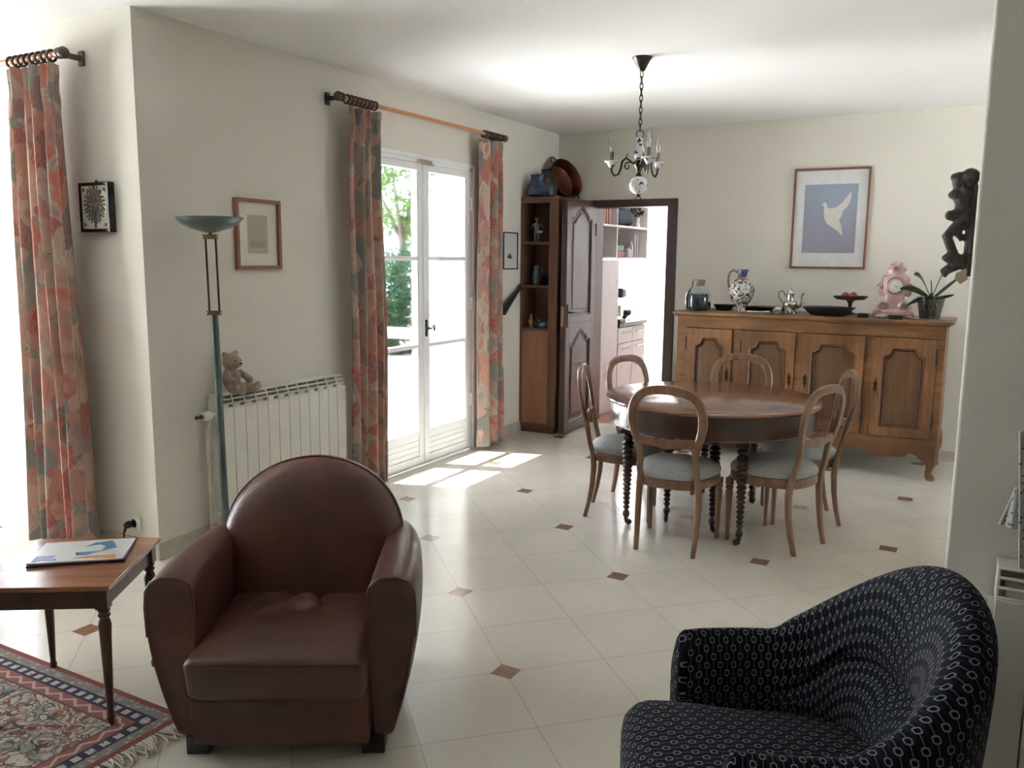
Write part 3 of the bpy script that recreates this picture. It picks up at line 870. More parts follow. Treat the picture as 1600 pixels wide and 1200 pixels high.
# magazines
M_paper = plain('glossy_magazine_cover', (.60, .62, .62), .25, var=.05, scale=6)
M_blue = plain('printed_blue', (.05, .17, .30), .3, var=.4, scale=30)
M_orange = plain('printed_orange', (.55, .22, .08), .3, var=.2)
M_ink = plain('printed_royal_blue', (.05, .10, .45), .3)
M_dkmag = plain('dark_indigo_cover', (.05, .05, .13), .3)
mgx, mgy, mga = -2.605, 1.665, radians(20)
t = thing('magazine', 'blue and white magazine with blue lettering on top of the coffee table pile', 'magazine', (-2.617, 1.712, TH + .0085), radians(41), 'magazines on the coffee table')
g = G(); g.rbox((0, 0, .003), (.147, .105, .003), .002, 3); link('cover', g, M_paper, t)
g = G(); g.prism([(.00, .035), (.02, .075), (.075, .088), (.105, .01), (.02, -.055), (-.01, -.05), (-.02, -.02), (.06, -.015), (.065, .03), (.04, .055)], .0060, .0066); link('picture', g, M_blue, t)
g = G(); g.prism([(-.01, -.080), (.125, -.098), (.118, -.062), (.03, -.062)], .0060, .0066); link('colour_band', g, M_orange, t)
g = G()
for k in range(3):
    y = -.045 - k * .019
    g.box(-.130, y - .0035, .006, -.075, y + .0035, .0067); g.box(-.134, y - .007, .006, -.128, y + .007, .0067)
g.prism([(-.075, -.083), (-.068, -.093), (-.060, -.083), (-.068, -.073)], .006, .0067)
link('lettering', g, M_ink, t)
t = thing('magazine', 'dark indigo magazine underneath the blue and white one', 'magazine', (-2.622, 1.716, TH), radians(44), 'magazines on the coffee table')
g = G(); g.rbox((0, 0, .004), (.150, .110, .004), .002, 3); link('cover', g, M_dkmag, t)
g = G(); g.box(-.147, -.108, .001, .148, .107, .0068); link('pages', g, M_paper, t)

# ------------------------------------------------------------------ leather club armchair
AC = thing('club_armchair', 'dark brown leather club armchair with rounded back', 'armchair', (-1.775, 1.80, 0), radians(30.4))
def arm_sec(k, zt, inn, out, s_=1):
    """profile of an arm in (x,z); k pulls it in"""
    P = [(inn + .012, .060), (inn + .018, .050), (out - .082, .050), (out - .074, .060), (out - .046, .15), (out - .018, .27), (out - .002, .38), (out, .47), (out - .004, zt - .045), (out - .022, zt - .014),
         (out - .055, zt), (inn + .045, zt - .004), (inn + .015, zt - .022), (inn + .002, zt - .055), (inn, .42), (inn, .30), (inn + .01, .18)]
    cx = (inn + out) / 2; cz = .32
    return [((cx + (p[0] - cx) * k), (cz + (p[1] - cz) * k)) for p in P]
for sx in (-1, 1):
    g = G(); L = []
    for y, k, zt, inn, out in ((-.060, .84, .560, .258, .395), (-.074, .93, .565, .252, .398), (-.070, .98, .568, .25, .400), (-.050, 1, .570, .25, .402), (.05, 1, .575, .25, .404), (.20, 1, .578, .25, .400),
                               (.36, 1, .575, .25, .385), (.48, 1, .570, .245, .36), (.56, 1, .56, .22, .325), (.60, .94, .55, .20, .29)):
        L.append([Vector((sx * p[0], y + (.05 * max(0, .4 - p[1]) if y < .0 else 0), p[1])) for p in arm_sec(k, zt, inn, out)])
    g.loops(L)
    a = link('armrest', g, M_leather, AC, sub=2)
    g = G()   # piping around the front of the arm
    pts = [(sx * p[0], -.066 + (.05 * max(0, .4 - p[1])), p[1]) for p in arm_sec(.985, .568, .25, .400)[6:15]]
    g.tube(pts, .0028, 6); link('piping', g, M_leather, a)
# base
g = G(); g.rbox((0, .25, .145), (.262, .36, .09), .012, 5); link('base', g, M_leather, AC)
# seat cushion
def cushf(p, q):
    e = (1 - abs(q.x) ** 3) * (1 - abs(q.y) ** 3)
    z = p.z
    if q.z > -.2:
        z += .028 * e * max(0, q.z)
        dd = math.hypot(p.x - .02, p.y - .08)
        z -= .022 * math.exp(-(dd / .12) ** 2) * max(0, q.z)
        for (wx, wy, wa, wl, ws) in ((-.06, .14, 1.2, .09, .017), (.05, .15, 1.9, .09, .017), (.0, .08, .25, .05, .018), (-.11, .10, 1.4, .07, .016)):
            ux = (p.x - wx) * cos(wa) + (p.y - wy) * sin(wa); uy = -(p.x - wx) * sin(wa) + (p.y - wy) * cos(wa)
            z += max(0, q.z) * (-.014 * math.exp(-(uy / ws) ** 2) + .009 * math.exp(-((uy - .03) / .020) ** 2)) * math.exp(-(ux / wl) ** 2)
    x = p.x * (1 + .03 * (1 - q.z) * 0)
    y = p.y - (.012 * (1 - q.x ** 2) if q.y < -.5 else 0) - (.018 * q.z if q.y < -.8 else 0)
    return (x, y, z)
g = G(); g.rbox((0, .10, .290), (.258, .275, .072), .032, 44, fn=cushf); sc_ = link('seat_cushion', g, M_leather, AC)
g = G(); pts = []
for i in range(13):
    x = -.235 + i * .47 / 12; pts.append((x, -.184 - .012 * (1 - (x / .25) ** 2), .345))
g.tube(pts, .0032, 6); link('piping', g, M_leather, sc_)
# backrest : rounded dome
def dome(k, n=40, w_=.31, zt=.790, zb=.26, zs=.50):
    P = []
    for i in range(n + 1):
        a = pi * i / n
        P.append((w_ * cos(a), zs + (zt - zs) * sin(a) ** .9))
    for i in range(1, 6): P.append((-w_ + (-.245 + w_) * i / 5 , zs + (zb - zs) * i / 5))
    for i in range(6): P.append((.245 + (w_ - .245) * i / 6 , zb + (zs - zb) * i / 6))
    cx, cz = 0, .52
    return [((p[0] - cx) * k + cx, (p[1] - cz) * k + cz) for p in P]
def lean(z): return .30 + (z - .30) * .30
g = G(); L = []
for k, d in ((.55, .150), (.86, .150), (.97, .130), (1.02, .085), (1.02, .045), (.985, .012), (.94, -.008), (.86, -.024), (.72, -.038), (.5, -.048), (.25, -.052), (.06, -.053)):
    L.append([Vector((p[0], lean(p[1]) + d, p[1])) for p in dome(k)])
g.loops(L); bk = link('backrest', g, M_leather, AC, sub=1)
g = G(); g.tube([(p[0], lean(p[1]) + .050, p[1]) for p in dome(1.022)[:41]], .0030, 6); link('piping', g, M_leather, bk)
for sx in (-1, 1):
    for y in (-.03, .52):
        g = G(); g.box(sx * .265 - .035, y - .03, 0, sx * .265 + .035, y + .035, .058); link('foot', g, M_black, AC, bevel=.003)

# ------------------------------------------------------------------ blue patterned tub chair
BC = thing('tub_chair', 'navy patterned tub chair with chain link fabric', 'armchair', (-.262, 1.80, 0), radians(117.5))
def path(t):
    """horseshoe centre line; t in 0..1 from far arm tip round the back to near arm tip"""
    a0 = .262
    segs = .26
    if t < segs:
        u = t / segs; return Vector((a0 + .012 * sin(u * pi), .22 - .25 * u)), None
    if t > 1 - segs:
        u = (1 - t) / segs; return Vector((-a0 - .012 * sin(u * pi), .22 - .25 * u)), None
    u = (t - segs) / (1 - 2 * segs); a = pi * u
    return Vector((a0 * cos(a), -.03 - .235 * sin(a) ** .9)), None
def hgt(t):
    u = abs(t - .5) * 2
    if u > .54: return .602
    return .602 + (.856 - .602) * (.5 + .5 * cos(pi * u / .54)) ** .72
NP = 64
g = G(); L = []; UVs = []
arc = 0; prev = None
for i in range(NP + 1):
    t = i / NP
    p, _ = path(t); e = .004
    q = path(min(1, t + e))[0] - path(max(0, t - e))[0]; q.normalize()
    n_in = Vector((-q.y, q.x)) * -1
    if n_in.dot(Vector((0, .02)) - p) < 0: n_in = -n_in
    if prev is not None: arc += (p - prev).length
    prev = p
    h = hgt(t); bw = max(0, cos(pi * (t - .5) * 1.15)) ** 2
    endk = 1.0
    if t < .03 or t > .97: endk = .62
    th = .050 * endk
    # (offset inward, height)
    cre = .600
    prof = [(-.025 + .03 * bw, .10), (-.040 + .015 * bw, .25), (-.048 - .015 * bw, .45), (-.048 - .030 * bw, h - .09), (-.043 * endk - .032 * bw, h - .045), (-.022 * endk - .030 * bw, h - .010), (.005 - .028 * bw, h),
            (.030 * endk - .025 * bw, h - .018), (.045 * endk - .018 * bw, h - .055)]
    top_in = h - .10; 
    z1_ = min(cre + .045 * bw, top_in - .02); z2_ = min(cre - .045 + .055 * bw, z1_ - .02); z3_ = min(cre - .075 + .055 * bw, z2_ - .02)
    prof += [(th - .01 * bw, top_in - .0), (th + .016 * bw, z1_)]
    prof += [(th + .012 * bw, z2_), (th - .004 - .008 * bw, z3_), (th + .050 * bw, min(.545, z3_ - .02)), (th + .070 * bw, .46), (th + .045 * bw, .38), (th, .30), (th - .01, .16)]
    zz = [a[1] for a in prof]
    ring = []; uvr = []; acc = 0; lp = None
    for (o_, z_) in prof:
        v3 = Vector((p.x + n_in.x * o_, p.y + n_in.y * o_, z_))
        if lp is not None: acc += (v3 - lp).length
        lp = v3
        ring.append(v3); uvr.append((arc * 1.12, acc))
    L.append(ring); UVs += uvr
g.loops(L, cap0=False, cap1=False, closed=False, uvs=UVs)
# arm ends
for idx in (0, NP):
    R_ = L[idx]; base_u = 0 if idx == 0 else arc * 1.12
    cen = sum(R_, Vector()) / len(R_); off = Vector((0, .022, 0))
    Rm = [cen + (v - cen) * .93 + Vector((0, .014, 0)) for v in R_]; R2 = [cen + (v - cen) * .72 + off for v in R_]
    def uvp(v): return (base_u + v.x, v.z)
    g.loops([R_, Rm, R2], cap0=False, cap1=True, closed=True, uvs=[uvp(v) for v in R_] + [uvp(v) for v in Rm] + [uvp(v) for v in R2])
link('backrest', g, M_chain, BC, sub=2)
def seatf(p, q):
    z = p.z + .022 * (1 - q.x * q.x) * (1 - q.y * q.y) * max(0, q.z)
    x = p.x * (1 - .10 * max(0, -q.y)); y = p.y + (.03 * (1 - q.x ** 2) if q.y > .5 else 0)
    # wider, rounded front that spreads past the arms
    if q.y > .1: x *= 1 + .20 * min(1, (q.y - .1) / .5)
    return (x, y, z)
g = G(); g.rbox((0, .07, .33), (.235, .290, .095), .06, 14, fn=seatf)
for i, v in enumerate(g.v):
    g.uv[i] = (v.x + (v.y if v.z < .28 and abs(v.x) > .18 else 0) * .5, v.y + (.43 - v.z if v.y > .33 else 0) + .003)
link('seat_cushion', g, M_chain, BC)
g = G(); g.rbox((0, .03, .17), (.250, .250, .07), .03, 8, fn=lambda p, q: (p.x * (1 - .12 * max(0, -q.y)), p.y, p.z))
for i, v in enumerate(g.v): g.uv[i] = (v.x, v.z + v.y * .2)
link('seat_base', g, M_chain, BC)
for sx in (-1, 1):
    for y, k in ((.25, 1), (-.20, .8)):
        g = G(); g.lathe([(.014, 0), (.022, .10)], 12, c=(sx * .22 * k, y, 0)); link('foot', g, M_darkw, BC)

# ------------------------------------------------------------------ floor lamp
FL = thing('floor_lamp', 'tall verdigris uplighter floor lamp with bowl shade behind the club armchair', 'lamp', (-3.205, 2.86, 0))
FL.rotation_euler = (radians(.15), radians(-.75), 0)
g = G(); g.lathe([(.13, 0), (.135, .008), (.12, .02), (.04, .035), (.022, .06)], 28); link('base', g, M_lampg, FL)
g = G(); g.lathe([(.019, .05), (.018, .6), (.017, 1.215)], 18); link('pole', g, M_lampg, FL)
for z in (1.215, 1.575):
    g = G()
    g.box(-.034, -.013, z, .034, .013, z + .007); g.box(-.034, -.013, z + .015, .034, .013, z + .022); g.box(-.030, -.010, z + .007, .030, .010, z + .015)
    link('brass_plate', g, M_brass, FL, bevel=.001, rotz=radians(28))
for s_ in (-1, 1):
    g = G(); x = s_ * .024
    g.lathe([(.0052, 1.237), (.0052, 1.575)], 10, c=(x * cos(radians(28)), x * sin(radians(28)), 0)); link('rod', g, M_iron, FL)
g = G(); g.lathe([(.008, 1.597), (.008, 1.612)], 12); link('stem', g, M_iron, FL)
g = G(); g.lathe([(.02, 1.605), (.045, 1.612), (.09, 1.625), (.13, 1.645), (.152, 1.668), (.156, 1.675), (.152, 1.677), (.126, 1.654), (.08, 1.634), (.02, 1.622)], 40); link('lamp_shade', g, M_lampg, FL)

# ------------------------------------------------------------------ radiators
def radiator(name, label, loc, rotz, n, sw=.0805, valve=-1):
    t = thing(name, label, 'radiator', loc, rotz, None)
    for k in range(n):
        g = G(); x = k * sw; a, b = x + .002, x + sw - .002
        g.box(a, -.115, .10, b, -.103, .715)                # front plate
        g.box(a + .004, -.103, .10, a + .010, -.02, .70); g.box(b - .010, -.103, .10, b - .004, -.02, .70)
        g.box(x + sw / 2 - .02, -.10, .09, x + sw / 2 + .02, -.03, .74)   # water way
        g.box(a + .002, -.02, .10, b - .002, -.012, .76)
        # sloping grille
        for yy, zz in ((-.108, .719), (-.104, .742), (-.098, .764), (-.088, .785)):
            g.tube([(a, yy, zz), (b, yy, zz)], .0045, 6)
        g.box(x + .0005, -.086, .782, x + sw - .0005, -.012, .787)
        for xx in (a + .003,): g.loops([[Vector((xx + d_, y, z)) for y, z in ((-.112, .705), (-.020, .705), (-.020, .785), (-.088, .787), (-.102, .765))] for d_ in (-.004, .004)])
        link('section', g, M_radw, t, bevel=.0015)
    for yy, z in ((-.06, .68), (-.06, .16)):
        g = G(); g.tube([(-.012, yy, z), (n * sw + .012, yy, z)], .022, 12); link('header_pipe', g, M_radw, t)
    g = G(); Mx = Matrix.Translation((0, -.06, .69)) @ Matrix.Rotation(-pi / 2, 4, 'Y')
    g.lathe([(.014, .01), (.014, .03), (.026, .034), (.027, .06), (.022, .075), (.012, .078)], 18, M=Mx); link('valve_knob', g, M_porc, t)
    g = G(); g.lathe([(.010, .075), (.012, .09), (.007, .10), (.010, .115), (.006, .12)], 12, M=Mx); link('valve_fitting', g, M_iron, t)
    return t
radiator('radiator', 'white panel radiator on the wall behind the floor lamp and club armchair', (XA + .005, 2.99, 0), pi / 2, 12)
radiator('radiator', 'white radiator in the right corner beside the navy tub chair', (.080, 2.323, 0), 0, 8)
# pipe going to the floor, left radiator
g = G(); g.tube([(XA + .05, 2.955, .0), (XA + .05, 2.955, .60), (XA + .055, 2.965, .66)], .009, 8)
tag(link('radiator_pipe', g, plain('cream_pipe_paint', (.62, .58, .50), .5)), 'cream painted pipe rising beside the left radiator', 'pipe')
# cloths hanging over the right radiator
M_dots = None
def dotted():
    m, nt, b = newmat('dotted_linen'); h = NT(nt)
    d = h.vor(h.coord('UV'), 75)
    h.put(b.inputs['Base Color'], h.mix(h.m('LESS_THAN', d, .28), (.50, .51, .49), (.12, .13, .15)))
    b.inputs['Roughness'].default_value = .9; return m
M_dots = dotted()
g = G()
def clf(u, v):
    x = .123 - .025 * v + u * .20; z = .79 + v * .32
    return Vector((x, 2.262 + .012 * sin(u * 16) - .02 * (1 - v), z))
g.grid(clf, 24, 20, lambda u, v: (u * .24, v * .36)); o = link('hanging_cloth', g, M_dots)
md = o.modifiers.new('solid', 'SOLIDIFY'); md.thickness = .004; tag(o, 'dotted grey cloth hanging from a hook on the right wall', 'cloth')
g = G()
vs = [(.070, 2.285, .968), (.118, 2.270, .962), (.121, 2.300, 1.080), (.112, 2.31, 1.11)]
g.grid(lambda u, v: Vector((.075 + .038 * u + (.028 * v * (1 - u)) - .006 * u * v, 2.285 + .010 * sin(u * 6) * (1 - v), .876 + .098 * v - .004 * u * (1 - v))), 12, 12, lambda u, v: (u * .06, v * .12))
o = link('tea_towel', g, M_dots); md = o.modifiers.new('solid', 'SOLIDIFY'); md.thickness = .005
tag(o, 'small pointed corner of a dotted towel above the right radiator', 'towel')
g = G(); g.tube([(.18, 2.329, 1.105), (.18, 2.27, 1.105), (.18, 2.26, 1.125)], .006, 8); g.lathe([(.018, 0), (.018, .008)], 14, M=Matrix.Translation((.18, 2.329, 1.105)) @ Matrix.Rotation(pi / 2, 4, 'X'))
tag(link('wall_hook', g, M_chrome), 'wall hook above the right radiator carrying the cloths', 'hook')

# ------------------------------------------------------------------ curtains and poles
def curtain(name, label, loc, rotz, w0, w1, zt, zb, nf, amp, seed, uw, sway=0.0, grp='floral curtains', skew=0.0):
    rr = random.Random(seed); ph = [rr.uniform(0, 6.28) for _ in range(8)]
    def f(u, v):
        z = zb + (zt - zb) * v
        w_ = w0 * (1 - v) ** 1.0 + w1 * v
        if v > .88: w_ *= 1
        pinch = 1 - .10 * math.exp(-((v - .955) / .02) ** 2)
        x = -w_ / 2 * 1 + u * w_
        uu = u + .030 * sin(2 * pi * u * 2 + ph[0]) + .012 * sin(5 * v + ph[1] + 9 * u)
        a = amp * (1 - .35 * v)
        if v > .93: a = amp * .75
        y = a * sin(2 * pi * nf * uu + ph[2]) + a * .35 * sin(2 * pi * nf * .5 * uu + ph[3] + v * 2)
        if v > .90:
            y += .006 * sin(2 * pi * nf * 3 * u) * min(1, (v - .90) / .04)
        x = (x) * (pinch) + skew * (1 - v) + .006 * sin(v * 9 + ph[4])
        return Vector((x, y, z))
    g = G(); nu, nv = max(48, nf * 18), 60
    g.grid(f, nu, nv, lambda u, v: (u * uw + seed * .37, v * (zt - zb)))
    o = link(name, g, M_curt, loc=loc, rotz=rotz)
    md = o.modifiers.new('solid', 'SOLIDIFY'); md.thickness = .003; md.offset = 0
    return tag(o, label, 'curtain', grp)
# local +x runs along the wall, +y away from the room
curtain('curtain', 'floral curtain at the left of the french door beside the radiator', (-3.345, 4.175, 0), pi / 2, .345, .320, 2.376, .03, 4, .036, 3, 1.0)
curtain('curtain', 'sunlit floral curtain at the right of the french door', (-3.345, 5.70, 0), pi / 2, .36, .30, 2.376, .03, 3, .045, 8, .95)
curtain('curtain', 'floral curtain hanging at the far left above the coffee table', (-4.03, 2.545, 0), 0, .50, .36, 2.376, .015, 5, .045, 5, 1.15, skew=.015)
def pole(label, loc, rotz, x0, x1, rings, ends=(True, True)):
    t = thing('curtain_pole', label, 'curtain pole', loc, rotz, None)
    g = G(); g.tube([(x0, 0, 0), (x1, 0, 0)], .0135, 14); link('rail', g, M_rodw, t)
    for e, s_ in ((x0, -1), (x1, 1)):
        if not ends[0 if s_ < 0 else 1]: continue
        Mx = Matrix.Translation((e, 0, 0)) @ Matrix.Rotation(s_ * pi / 2, 4, 'Y')
        g = G(); g.lathe([(.016, -.02), (.024, -.015), (.026, 0), (.020, .006), (.026, .012), (.028, .028), (.022, .040), (.012, .046)], 18, M=Mx); link('finial', g, M_darkw, t)
        g = G(); ex = e - s_ * .015
        g.box(ex - .012, .0, -.012, ex + .012, .118, .012); g.box(ex - .018, .110, -.035, ex + .018, .123, .035); link('bracket', g, M_darkw, t, bevel=.003)
    for x in rings:
        g = G(); R_ = .024; c = Vector((x, 0, -.005))
        g.tube([c + Vector((.003 * sin(a), R_ * cos(a), R_ * sin(a))) for a in [2 * pi * k / 18 for k in range(18)]], .0065, 8, closed=True)
        link('ring', g, M_darkw, t)
    return t
pole('orange wooden curtain pole above the french door', (-3.345, 4.91, 2.415), pi / 2, -.95, .95, [-.90 + k * .037 for k in range(8)] + [.66 + k * .034 for k in range(8)])
pole('wooden curtain pole above the far left door', (-4.93, 2.545, 2.415), 0, -1.15, 1.12, [.74 + k * .045 for k in range(8)])

# ------------------------------------------------------------------ pictures on the left walls
def paper(name, c): return plain(name, c, .6, var=.04)
M_mat = paper('ivory_mount', (.66, .64, .57))
M_frbr = wood('red_brown_frame', (.16, .065, .035), (.25, .11, .065), 'z', .35)
M_frbl = plain('black_lacquer_frame', (.015, .015, .017), .2)
def frame(name, label, w_, h_, fw, dep, mat, loc, rotz):
    """local: face towards -y, wall at y=0"""
    t = thing(name, label, 'picture', loc, rotz)
    g = G(); o = [(-w_ / 2, -h_ / 2), (w_ / 2, -h_ / 2), (w_ / 2, h_ / 2), (-w_ / 2, h_ / 2)]
    i_ = [(x * (1 - 2 * fw / w_), z * (1 - 2 * fw / h_)) for x, z in o]
    def put(P, y): return [Vector((p[0], y, p[1])) for p in P]
    g.loops([put(o, 0), put(o, -dep), put(i_, -dep), put(i_, -.004)], cap0=True, cap1=False)
    link('frame', g, mat, t, bevel=.002)
    return t
def sheet(name, t, w_, h_, y, m, cx=0, cz=0):
    g = G(); g.box(cx - w_ / 2, y - .0008, cz - h_ / 2, cx + w_ / 2, y, cz + h_ / 2); return link(name, g, m, t, smooth=False)
t = frame('framed_print', 'brown framed small beach print in a wide ivory mount above the radiator', .325, .375, .020, .024, M_frbr, (XA, 3.39, 1.613), pi / 2)
sheet('mount', t, .288, .338, -.005, M_mat); sheet('print', t, .145, .205, -.006, paper('sand_print', (.40, .36, .26)), 0, 0)
sheet('print_sky', t, .115, .125, -.007, paper('olive_sky', (.37, .34, .24)), 0, .025); sheet('print_sea', t, .115, .030, -.007, paper('dull_green_sea', (.25, .27, .23)), 0, -.055)
t = frame('framed_tile', 'black framed tile with a tree drawing beside the left curtain', .222, .235, .016, .036, M_frbl, (-3.763, YB, 1.722), 0)
sheet('tile', t, .195, .208, -.030, paper('ivory_tile', (.64, .60, .50)))
M_drab = plain('sepia_ink', (.10, .085, .065), .5, var=.5, scale=90)
g = G(); g.prism([(.060 * cos(k * pi / 14), .012 + .073 * sin(k * pi / 14)) for k in range(28)], -.0312, -.0302, 'y'); link('crown_wash', g, plain('sepia_wash', (.33, .29, .23), .6, var=.6, scale=120), t)
g = G(); rr = random.Random(9)
def leafshape(g, cx, cz, L_, wd, a, y=-.0335):
    P = []
    for k in range(8):
        s_ = k / 7 * pi; 
        P.append((L_ * (1 - cos(s_)) / 2, wd * sin(s_)))
    P += [(L_ * (1 - cos(pi - k / 7 * pi)) / 2, -wd * sin(pi - k / 7 * pi)) for k in range(1, 7)]
    g.prism([(cx + p[0] * cos(a) - p[1] * sin(a), cz + p[0] * sin(a) + p[1] * cos(a)) for p in P], y, y + .0025, 'y')
for ring_, (n_, s_) in enumerate(((26, 1.0), (20, .78), (15, .56), (9, .34), (4, .14))):
    for k in range(n_):
        a = 2 * pi * k / n_ + ring_ * .2
        leafshape(g, .060 * s_ * cos(a), .012 + .072 * s_ * sin(a), .022, .0048, a + rr.uniform(-.4, .4), -.0325 - ring_ * .0001)
for k in range(11):
    a = pi * (k + .5) / 11
    g.tube([(0, -.0318, -.055), (.018 * cos(a), -.0318, -.02 + .02 * sin(a)), (.05 * cos(a), -.0318, .0 + .065 * sin(a))], .0011, 4)
g.prism([(-.009, -.097), (.009, -.097), (.004, -.07), (.004, -.04), (-.004, -.04), (-.004, -.07)], -.033, -.0302, 'y')
for sx in (-1, 1):
    for sz in (-1, 1):
        for q in range(3): leafshape(g, sx * .082, sz * .088, .016, .003, atan2(-sz, -sx) + (q - 1) * .7)
link('tree_drawing', g, M_drab, t)
g = G(); g.lathe([(.005, 0), (.007, .006), (.003, .012)], 10, c=(.0, -.015, .118)); link('hanger', g, M_iron, t)
t = frame('framed_drawing', 'small black framed plant drawing between the curtain and the bookcase', .245, .305, .009, .014, M_frbl, (XA, 6.20, 1.557), pi / 2)
sheet('paper', t, .230, .290, -.005, paper('pale_grey_paper', (.55, .56, .54)))
g = G()
for k in range(7): leafshape(g, -.01, -.06, .045, .006, .3 + k * .42, -.0075)
link('plant_sketch', g, plain('grey_pencil', (.22, .23, .23), .7), t)
g = G()
pts = [(0, 6.03, 1.06), (0, 6.10, 1.115), (0, 6.20, 1.175), (0, 6.27, 1.215), (0, 6.315, 1.248)]
g.tube([(XA + .032, p[1], p[2]) for p in pts], [.036, .034, .026, .017, .022], 14); g.ell((XA + .036, 6.322, 1.252), (.024, .018, .032), 14, 10)
tag(link('wooden_club', g, M_black), 'black carved wooden club hanging slanted beside the right curtain', 'ornament')

# socket, plug and cord
t = thing('wall_socket', 'white wall socket low on the wall above the coffee table', 'socket', (-3.635, YB, .165))
g = G(); g.rbox((0, -.006, 0), (.041, .006, .041), .004, 3); g.lathe([(.026, 0), (.024, .004), (.022, .0)], 20, M=Matrix.Translation((0, -.012, 0)) @ Matrix.Rotation(pi / 2, 4, 'X')); link('cover', g, M_porc, t)
g = G(); c = Vector((-3.640, YB - .04, .165))
g.ell(c, (.017, .028, .019), 14, 10); g.tube([c + Vector((0, -.018, -.012)), c + Vector((0, -.03, -.04)), c + Vector((-.005, -.03, -.10)), c + Vector((-.02, -.03, -.155)), c + Vector((-.12, -.05, -.160)), c + Vector((-.3, -.10, -.160))], [.008, .005, .003, .003, .003, .003], 8)
tag(link('power_plug', g, M_black), 'black plug with its cord in the white wall socket', 'plug')

# teddy bear on the radiator
M_plush = plain('beige_plush', (.30, .225, .17), .95, var=.12, scale=80, bump=.6, bscale=220, sheen=.3)
TB = thing('teddy_bear', 'beige teddy bear sitting on top of the radiator', 'teddy bear', (XA + .080, 3.10, .790), radians(96))
g = G()    # faces local -y, sits, legs forward
g.ell((0, .0, .075), (.050, .042, .068), 20, 14); g.ell((0, -.004, .165), (.050, .046, .045), 20, 14); g.ell((0, -.044, .152), (.024, .022, .019), 14, 10)
for sx in (-1, 1):
    g.ell((sx * .041, .004, .203), (.018, .011, .018), 12, 8)
    g.tube([(sx * .042, -.008, .112), (sx * .062, -.035, .085), (sx * .058, -.066, .070)], [.017, .018, .020], 10); g.ell((sx * .058, -.070, .068), .020, 12, 8)
    g.tube([(sx * .025, -.02, .028), (sx * .045, -.075, .026), (sx * .055, -.115, .026)], [.028, .024, .022], 10); g.ell((sx * .057, -.122, .034), (.024, .016, .030), 14, 10)
link('body', g, M_plush, TB, remesh=.005)
for sx in (-1, 1):
    g = G(); g.ell((sx * .019, -.047, .172), .0045, 8, 6); link('eye', g, M_black, TB)
g = G(); g.ell((0, -.066, .158), (.008, .005, .006), 10, 6); link('nose', g, M_black, TB)

# ------------------------------------------------------------------ bookcase with open niches
BK = thing('bookcase', 'brown wooden corner bookcase with open niches beside the curtain', 'bookcase', (-3.295, 6.385, 0))
X0, X1, Y1 = -.172, .172, .685
g = G()
g.box(X0, 0, .08, X0 + .022, Y1, 1.985); g.box(X1 - .022, .02, .08, X1, Y1, 1.985)
g.box(X0, Y1 - .02, .08, X1, Y1, 1.985)
g.box(X0, 0, .06, X1, Y1, .085)
g.box(X0 + .022, .235, .10, X1 - .022, .25, 1.965)
g.box(X1 - .075, 0, .085, X1, .02, 1.985); g.box(X0 + .022, 0, 1.955, X1 - .075, .02, 1.985)
link('carcass', g, M_arm, BK, bevel=.002)
g = G(); g.box(X0 - .0, -.004, 1.985, X1 + .015, Y1, 2.005); link('top', g, M_arm, BK, bevel=.003)
g = G(); g.box(X0 + .015, .015, 0, X1 - .015, Y1 - .01, .06); link('plinth', g, M_arm, BK)
g = G(); g.box(X0 + .022, .001, .085, X1 - .075, .018, .885); link('lower_panel', g, M_armo, BK)
for z in (.885, 1.250, 1.615):
    g = G(); g.box(X0 + .0225, .002, z, X1 - .0225, .234, z + .020); link('shelf', g, M_arm, BK, bevel=.001)
# small things in the niches
M_bl = plain('blue_grey_glaze', (.10, .14, .18), .25, var=.3, scale=20, coat=.4)
t = thing('pedlar_figurine', 'small figurine of a man with a basket on the top niche shelf', 'figurine', (-3.36, 6.47, 1.635))
g = G()
for sx in (-1, 1): g.tube([(sx * .016, 0, 0), (sx * .016, 0, .05), (sx * .010, 0, .095)], [.011, .010, .014], 8)
g.ell((0, 0, .125), (.026, .016, .042), 14, 10)
g.tube([(-.022, 0, .155), (-.045, -.005, .13), (-.048, -.01, .105)], [.009, .009, .007], 8); g.tube([(.022, 0, .155), (.05, -.01, .135), (.075, -.015, .115)], [.009, .009, .007], 8)
g.tube([(0, 0, .155), (0, 0, .18)], .008, 8)
link('body', g, plain('grey_painted_clay', (.13, .125, .12), .7, var=.3, scale=60), t, remesh=.004)
g = G(); g.ell((0, -.003, .193), (.014, .015, .018), 12, 10); link('head', g, plain('clay_skin', (.28, .19, .14), .6), t)
g = G(); g.ell((.002, -.002, .205), (.018, .018, .008), 12, 6); link('hat', g, plain('dark_felt', (.04, .035, .03), .8), t)
g = G(); g.lathe([(.015, 0), (.022, .02), (.018, .02), (.01, .005)], 12, c=(.045, -.02, .075)); link('basket', g, plain('pale_wicker', (.40, .36, .28), .8), t)
g = G(); g.lathe([(.026, 0), (.040, .03), (.040, .07), (.028, .10), (.022, .13), (.026, .165), (.020, .165), (.016, .12), (.01, .02)], 20)
g.tube([(.026, 0, .15), (.055, 0, .15), (.062, 0, .11), (.040, 0, .07)], .005, 8)
tag(link('glazed_jug', g, M_bl, loc=(-3.362, 6.475, 1.271)), 'blue grey glazed jug on the middle niche shelf', 'jug')
g = G(); g.lathe([(.025, 0), (.035, .02), (.038, .08), (.02, .10), (.02, .12), (.012, .12), (.02, .08), (.01, .01)], 18)
tag(link('dark_pot', g, plain('dark_glass', (.03, .04, .05), .15), loc=(-3.275, 6.52, 1.271)), 'dark glass pot beside the blue grey jug', 'pot')
